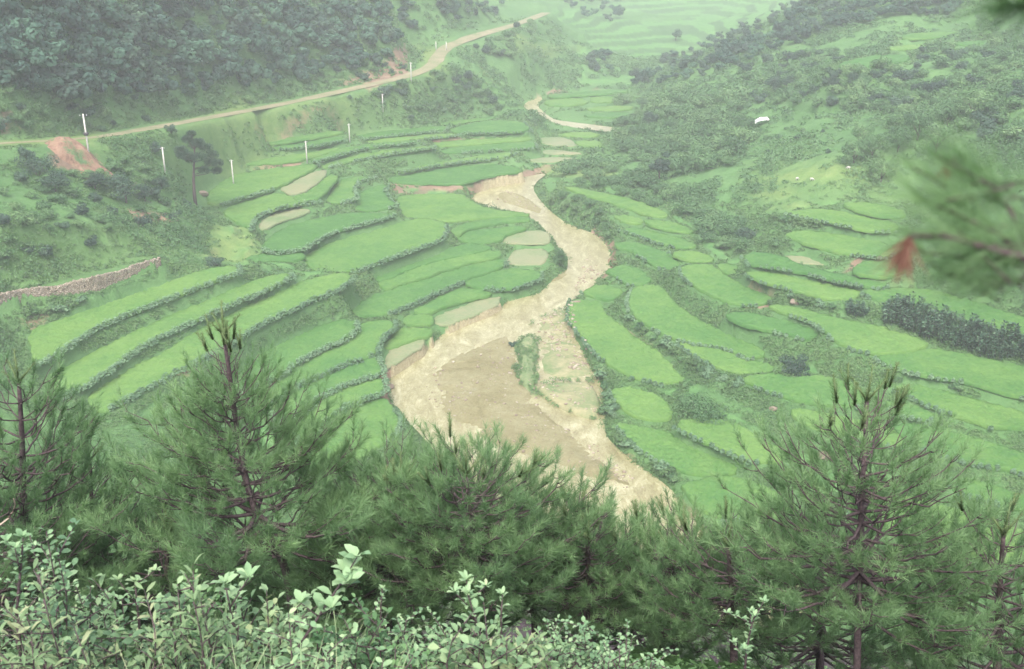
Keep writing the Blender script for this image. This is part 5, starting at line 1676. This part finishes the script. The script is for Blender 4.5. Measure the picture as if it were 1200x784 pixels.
pine('pine half hidden behind the candle topped one', '225,830 225,760 225,730 225,625', 15.5, 1.9, .2, 12, 1.0, .16, 1, .06, 1, .2, .6)
pine('pine half hidden between the spiky pine and the dark candle pine', '740,830 740,780 741,730 742,660', 14.5, 1.7, .4, 11, 1.0, .15, 3, .06, 1, .2, .6)
pine('pine half hidden behind the large airy pine', '960,830 960,780 961,720 963,632', 14.0, 1.9, .35, 11, 1.0, .15, 2, .06, 1, .2, .6)
pine('pine in deep shade left of the tall left edge sprig', '-20,800 -20,740 -20,680 -20,560', 12.6, 1.6, .2, 11, 1.0, .15, 1, .06, 1, .2, .6)
pine('pine in deep shade behind the crooked trunk', '385,800 385,740 385,690 388,610', 13.6, 1.6, .2, 11, 1.1, .16, 1, .06, 1, .2, .6)

# ------------------------------------------------------------------ the blurred twigs close by on the right
root = link('pine_tree', None, None, tuple(at_d(1500, 700, 2.1)))
b = np.array(root.location)
tag(root, 'out of focus pine twigs with rusty dead needles at the upper right', 'pine tree')
gz = float(ground(b[0], b[1]))
top = np.array([b[0] + .1, b[1] + .1, H + 1.2])
link('trunk', MB().tube(np.array([(b[0], b[1], gz - .2), (b[0] + .05, b[1], (gz + H) / 2), (b[0] - .02, b[1] + .05, H - .1), top]) - b, [.07, .06, .045, .02], 9, .1).data('trunk', M['bark'], True), root)
tw, nee, dead = MB(), MB(), MB()


def twig(a, c, e, r0):
    pp = np.array([a, (np.array(a) * .5 + np.array(c) * .5) + np.array([0, 0, -.01]), c, e]) - b
    tw.tube(pp, [r0, r0 * .75, r0 * .5, r0 * .3], 6)
    return pp


h0 = np.array([b[0] - .02, b[1] + .05, H - .35])
Q = .55                                                     # arm's length away
t1 = twig(h0, at_d(1235, 310, 1.75 * Q), at_d(1105, 276, 1.62 * Q), .007)
t2 = twig(at_d(1235, 310, 1.75 * Q), at_d(1170, 272, 1.7 * Q), at_d(1085, 236, 1.68 * Q), .004)
t3 = twig(at_d(1235, 310, 1.75 * Q), at_d(1180, 240, 1.8 * Q), at_d(1130, 205, 1.8 * Q), .004)
h1 = np.array([b[0], b[1], H + .3])
t4 = twig(h1, at_d(1270, 0, 1.7 * Q), at_d(1185, 8, 1.62 * Q), .005)
for t_, n in ((t1, 170), (t2, 200), (t3, 200)):
    d_ = norm(t_[-1] - t_[-2])
    brush(nee, t_[-1] - d_ * .06, d_, .07, n // 3, .06, .0012, .9, (.15, .8))
    brush(nee, t_[-2], norm(d_ + np.array([0, 0, .3])), .05, n // 3, .06, .0012, .8, (.2, .9))
for k in range(26):
    px, py = RNG.uniform(1105, 1230) if k < 16 else RNG.uniform(1165, 1250), RNG.uniform(205, 340)
    q = at_d(px, py, RNG.uniform(1.68, 1.95) * Q) - b
    dv = norm(np.array([RNG.uniform(-1, -.5), RNG.uniform(-.4, .4), RNG.uniform(-.25, .55)]))
    brush(nee, q, dv, .05, 42, .062, .0011, RNG.uniform(.5, 1.0), (.1, 1.25))
    tw.tube([q - dv * .02, q, q + dv * .05], [.0011, .001, .0007], 4)
d_ = norm(t4[-1] - t4[-2])
brush(nee, t4[-1] - d_ * .03, d_, .04, 200, .045, .0014, .2, (.3, 1.2))
for px, py, d, n, l in ((1066, 276, 1.62, 70, .034), (1116, 184, 1.8, 35, .02)):
    q = at_d(px, py, d * Q) - b
    brush(dead, q, norm(np.array([-.15, 0, -.9])), .015, n, l, .0022, .6, (.1, .8))
    tw.tube([t1[-1] if px < 1100 else t3[-1], q], [.0025, .002], 5)
link('twig', tw.data('twig', M['bark']), root)
link('needle_crown', nee.data('needle_crown', M['needle']), root)
link('dead_needles', dead.data('dead_needles', M['dead']), root)


# ------------------------------------------------------------------ broad leaved bushes right below the viewpoint
def leaf_bush(label, px, top, d, R, m, L=.055, W=.03, stems=16, gap=.03, name='leafy_bush', shape='oval'):
    tp = at_d(px, top, d)
    gz = float(ground(tp[0], tp[1]))
    Ht = max(.6, tp[2] - gz)
    root = link(name, None, None, (tp[0], tp[1], gz))
    tag(root, label, 'bush')
    st, lf = MB(), MB()
    for k in range(stems):
        a = RNG.uniform(0, 6.28)
        ro = R * math.sqrt(RNG.random())
        h = Ht * (1 - .35 * (ro / R) ** 2) * (RNG.uniform(1.0, 1.22) if RNG.random() < .13 else RNG.uniform(.62, 1.0))
        b0 = np.array([math.cos(a) * ro * .3, math.sin(a) * ro * .3, -.1])
        e = np.array([math.cos(a) * ro, math.sin(a) * ro, h])
        s = np.linspace(0, 1, 7)[:, None]
        ax = b0 + (e - b0) * s + np.array([math.cos(a), math.sin(a), 0]) * (.16 * np.sin(s * math.pi)) * .4 + .015 * RNG.normal(size=(7, 3)) * s
        st.tube(ax, np.linspace(.011, .003, 7), 5)
        tint = RNG.uniform(.1, .75)
        tws = [(ax, .25)]
        for f in np.linspace(.4, .97, 7):
            q = np.array([np.interp(f, s[:, 0], ax[:, x]) for x in range(3)])
            dv = norm(np.array([RNG.normal(), RNG.normal(), .55]))
            ln = RNG.uniform(.12, .30)
            t3_ = np.array([q, q + dv * ln * .5, q + dv * ln + np.array([0, 0, -.02])])
            st.tube(t3_, [.005, .004, .002], 4)
            tws.append((t3_, 0.1))
        for t_, f0 in tws:
            sl = np.r_[0, np.cumsum(np.linalg.norm(np.diff(t_, axis=0), axis=1))]
            n = max(3, int(sl[-1] * (1 - f0) / gap))
            ss = np.linspace(sl[-1] * f0, sl[-1], n)
            q = np.stack([np.interp(ss, sl, t_[:, x]) for x in range(3)], 1)
            dv = norm(t_[-1] - t_[0])
            al = np.arange(n) * 2.4 + RNG.random()
            sdv = np.stack([np.cos(al), np.sin(al), .3 + 0 * al], 1)
            ld = sdv + dv * .55 + .25 * RNG.normal(size=(n, 3))
            ld /= np.linalg.norm(ld, axis=1)[:, None]
            nn = np.array([0, 0, 1.0]) + .35 * RNG.normal(size=(n, 3))
            ll = L * RNG.uniform(.65, 1.25, n)
            lf.leaves(q + ld * (ll * .55)[:, None], ld, nn, ll, ll * W / L, np.clip(tint + .30 * RNG.normal(size=n) + .15 * (q[:, 2] / Ht - .6), 0, 1), shape)
    link('stem', st.data('stem', M['bark']), root)
    link('foliage', lf.data('foliage', M[m]), root)


BB = [(-25, 655, 5.6, .65, 'pale', 'grey green bush cut by the left edge of the frame'), (38, 668, 6.2, .55, 'pale', 'light bush at the lower left, right of the tallest left sprig'),
      (62, 722, 5.0, .55, 'weed', 'low narrow leaved weed clump in the lower left corner'), (108, 672, 6.3, .65, 'pale', 'rounded pale bush under the low dark pine'),
      (150, 700, 5.3, .6, 'weed', 'broad leaved weedy bush in front of the rounded pale one'), (200, 708, 6.0, .55, 'weed', 'darker green bush left of the whorled sprig'),
      (238, 742, 4.8, .55, 'pale', 'narrow leaved clump at the bottom edge below the whorled sprig'), (305, 716, 6.0, .5, 'weed', 'bush left of the foot of the crooked trunk'),
      (350, 742, 4.9, .55, 'weed', 'green bush around the foot of the crooked trunk'), (408, 740, 5.2, .5, 'pale', 'dull dark bush beneath the large leaved sprig'),
      (452, 748, 5.4, .5, 'weed', 'low bush between the large leaved sprig and the thin tall sprigs'), (505, 744, 5.6, .5, 'pale', 'pale bush left of the thin tall sprigs'),
      (556, 756, 5.0, .5, 'weed', 'bush at the base of the thin tall sprigs'), (608, 752, 5.3, .5, 'pale', 'yellowish narrow leaved bush right of the thin tall sprigs'),
      (708, 772, 5.2, .4, 'weed', 'last low bush at the bottom before the dark gap')]
KIND = [('pale', .055, .029, 27, .023, 'oval'), ('weed', .075, .040, 26, .028, 'oval'), ('blade', .085, .020, 26, .024, 'oval'), ('shrub', .060, .030, 26, .022, 'oval'), ('pale', .036, .024, 28, .016, 'oval')]
for (px, top, d, R, m_, lb), kd in zip(BB, (0, 4, 2, 0, 1, 3, 2, 1, 0, 3, 4, 0, 1, 2, 4)):
    mt_, L_, W_, ns_, gp_, sh_ = KIND[kd]
    leaf_bush(lb, px, top + (14 if px < 260 else 6), d, R, mt_, L_ * .9, W_, ns_, gp_)
leaf_bush('bright bush of small round leaves at the bottom centre', 662, 738, 5.6, .42, 'pale', .034, .026, 26, .018)


def sprig(label, path, d, m, L, W, gap, twigs=0, cat='sapling'):
    pts = [at_d(px, py, d) for px, py in P(path)]
    gz = float(ground(pts[0][0], pts[0][1]))
    base = np.array([pts[0][0] + .03, pts[0][1], gz - .1])
    pts = np.array([base] + pts)
    root = link('sapling', None, None, tuple(base))
    tag(root, label, cat)
    pts = pts - base
    st, lf = MB(), MB()
    st.tube(pts, np.linspace(.014, .004, len(pts)), 6)
    lines = [pts[1:]]
    for k in range(twigs):
        f = RNG.uniform(.25, .9)
        i = min(int(f * (len(pts) - 2)) + 1, len(pts) - 2)
        q = pts[i] + (pts[i + 1] - pts[i]) * RNG.random()
        e = q + norm(np.array([RNG.normal(), RNG.normal(), 1.0])) * RNG.uniform(.12, .25)
        st.tube([q, (q + e) / 2, e], [.006, .004, .003], 5)
        lines.append(np.array([q, e]))
    for ln in lines:
        sl = np.r_[0, np.cumsum(np.linalg.norm(np.diff(ln, axis=0), axis=1))]
        n = max(4, int(sl[-1] / gap))
        ss = np.r_[np.linspace(sl[-1] * .1, sl[-1], n), np.full(5, sl[-1])]
        n = len(ss)
        q = np.stack([np.interp(ss, sl, ln[:, x]) for x in range(3)], 1)
        al = np.arange(n) * 2.4
        ld = np.stack([np.cos(al), np.sin(al), .45 + .4 * (ss / sl[-1])], 1) + .15 * RNG.normal(size=(n, 3))
        ld /= np.linalg.norm(ld, axis=1)[:, None]
        nn = np.array([0, 0, 1.0]) - .6 * ld * np.array([1, 1, 0]) + .2 * RNG.normal(size=(n, 3))
        ll = L * RNG.uniform(.7, 1.2, n)
        lf.leaves(q + ld * (ll * .55)[:, None], ld, nn, ll, ll * W / L, np.clip(.55 + .3 * (ss / sl[-1] - .5) + .18 * RNG.normal(size=n), 0, 1), 'oval')
    link('stem', st.data('stem', M['bark']), root)
    link('foliage', lf.data('foliage', M[m]), root)


sprig('tall sprig with upright pale leaves at the left edge', '18,740 22,690 25,660 27,630', 6.0, 'pale', .06, .032, .02, 3)
sprig('sprig with whorls of bright leaves left of the crooked trunk', '288,800 282,760 270,715 264,684', 5.4, 'pale', .085, .04, .035, 2)
sprig('large leaved sprig arching over the crooked trunk foot', '330,800 352,755 375,720 395,690 408,672', 5.2, 'pale', .10, .052, .035, 4)
sprig('tallest thin sprig with pointed leaves at the bottom centre', '575,800 568,760 558,728 548,696', 5.6, 'pale', .065, .026, .022, 3)
sprig('thin straight sprig right of the tallest one', '590,800 588,760 587,725 589,697', 5.7, 'pale', .055, .024, .022, 1)
sprig('little shrub with pale leaves alone at the bottom right', '872,800 874,770 878,745 884,722', 6.6, 'pale', .05, .022, .016, 5)
sprig('weedy seed stalk standing before the dark pines', '448,780 447,745 446,715 448,690', 6.2, 'weed', .035, .012, .012, 0, 'weed')
sprig('weedy sprig with dull leaves in front of the left pines', '165,760 163,730 160,700 158,682', 6.4, 'weed', .06, .03, .025, 2)

# long grass among the bushes
n = 3600
px_, d_ = RNG.uniform(-80, 440, n), RNG.uniform(4.2, 7.5, n)
x_, y_ = np.sin(np.arctan2((px_ - 600), F * .95)) * d_, np.cos(np.arctan2((px_ - 600), F * .95)) * d_
k_ = NZ.fbm(x_, y_, 1.2, 2) > -.05
x_, y_ = x_[k_], y_[k_]
n = len(x_)
z_ = ground(x_, y_)
hh = RNG.uniform(.5, 1.15, n)
an = RNG.uniform(0, 6.28, n)
ln_ = RNG.uniform(.15, .6, n) * hh
mb = MB()
s = np.linspace(0, 1, 5)
cx_ = x_[:, None] + np.cos(an)[:, None] * ln_[:, None] * s ** 2
cy_ = y_[:, None] + np.sin(an)[:, None] * ln_[:, None] * s ** 2
cz_ = z_[:, None] + hh[:, None] * (s - .22 * s ** 3)
wv = .007 * (1 - s ** 2 * .95)
wx_, wy_ = -np.sin(an)[:, None] * wv, np.cos(an)[:, None] * wv
v = np.stack([np.stack([cx_ - wx_, cy_ - wy_, cz_], -1), np.stack([cx_ + wx_, cy_ + wy_, cz_], -1)], 2)
base_i = np.arange(n)[:, None, None] * 10 + np.arange(4)[None, :, None] * 2 + np.array([0, 1, 3, 2])
mb.add(v.reshape(-1, 3), base_i.reshape(-1, 4), None, np.repeat(RNG.random(n), 10))
tag(link('long_grass', mb.data('long_grass', M['blade'])), 'long grass blades growing among the near bushes', 'grass', None, 'stuff')

# a bare bent twig
pts = np.array([at_d(px, py, 7.2) for px, py in P('-14,622 0,615 9,608 15,600 18,591 16,584')])
g0 = np.array([pts[0][0] - .1, pts[0][1], float(ground(pts[0][0] - .1, pts[0][1])) - .05])
pts = np.vstack([g0, (g0 + pts[0]) / 2 + np.array([-.06, 0, 0]), pts])
tag(link('bare_twig', MB().tube(pts - g0, np.linspace(.009, .004, len(pts)), 6).data('bare_twig', M['stone']), None, tuple(g0)), 'bare pale twig bent like a hook at the left edge', 'twig')
# ------------------------------------------------------------------ camera, light, air
cam = bpy.data.cameras.new('camera')
cam.sensor_width = 36
cam.lens = 36 * F / 1200
cam.clip_start, cam.clip_end = .05, 4000
cam.dof.use_dof = True
cam.dof.focus_distance = 90
cam.dof.aperture_fstop = 6.0
co = link('camera', cam, None, (0, 0, H))
co.rotation_euler = (math.pi / 2 - PITCH, 0, 0)
sc = bpy.context.scene
sc.camera = co
wd_ = bpy.data.worlds.new('World')
sc.world = wd_
wd_.use_nodes = True
nt = wd_.node_tree
SUN_EL, SUN_AZ = math.radians(58), math.radians(-168)          # azimuth measured from the view direction, to the left
sky = nd(nt, 'ShaderNodeTexSky', sky_type='NISHITA', sun_disc=False, sun_elevation=SUN_EL, sun_rotation=SUN_AZ, air_density=1.0, dust_density=4.0, ozone_density=1.0)
hs = nd(nt, 'ShaderNodeHueSaturation', inp={'Saturation': .6})
nt.links.new(sky.outputs[0], hs.inputs['Color'])
bg = nt.nodes['Background']
nt.links.new(mixc(nt, 1.0, hs.outputs[0], (1.01, .95, 1.06), 'MULTIPLY'), bg.inputs[0])   # mauve tint added to the sky light to colour the shadows
bg.inputs[1].default_value = .15
sun = bpy.data.lights.new('sun', 'SUN')
sun.energy, sun.angle, sun.color = 1.5, math.radians(40), (1.0, .99, .79)
so = link('sun', sun, None, (0, 0, 200))
dr = Vector((math.sin(SUN_AZ) * math.cos(SUN_EL), math.cos(SUN_AZ) * math.cos(SUN_EL), math.sin(SUN_EL)))
so.rotation_euler = dr.to_track_quat('Z', 'Y').to_euler()

x0, x1, y0, y1, z0, z1 = -1300, 1300, -30, 1700, -6, 190
hb = MB().box(((x0 + x1) / 2, (y0 + y1) / 2, (z0 + z1) / 2), (x1 - x0, y1 - y0, z1 - z0))
m, nt, out = mat('air')
vol = nd(nt, 'ShaderNodeVolumePrincipled', inp={'Color': (.97, 1.0, .97, 1), 'Density': .0008, 'Anisotropy': .2})
nt.links.new(vol.outputs[0], out.inputs['Volume'])
tag(link('haze', hb.data('haze', m)), 'pale green white haze filling the valley', 'haze', None, 'stuff')

vs = sc.view_settings
vs.view_transform, vs.look, vs.exposure, vs.gamma, vs.use_curve_mapping = 'Standard', 'None', 1.4, 1, False
cy = sc.cycles
cy.max_bounces, cy.diffuse_bounces, cy.glossy_bounces, cy.transmission_bounces, cy.volume_bounces, cy.transparent_max_bounces = 6, 3, 2, 2, 1, 4
cy.caustics_reflective = cy.caustics_refractive = False
cy.use_denoising = True
cy.denoiser = 'OPENIMAGEDENOISE'
cy.denoising_input_passes = 'RGB_ALBEDO_NORMAL'
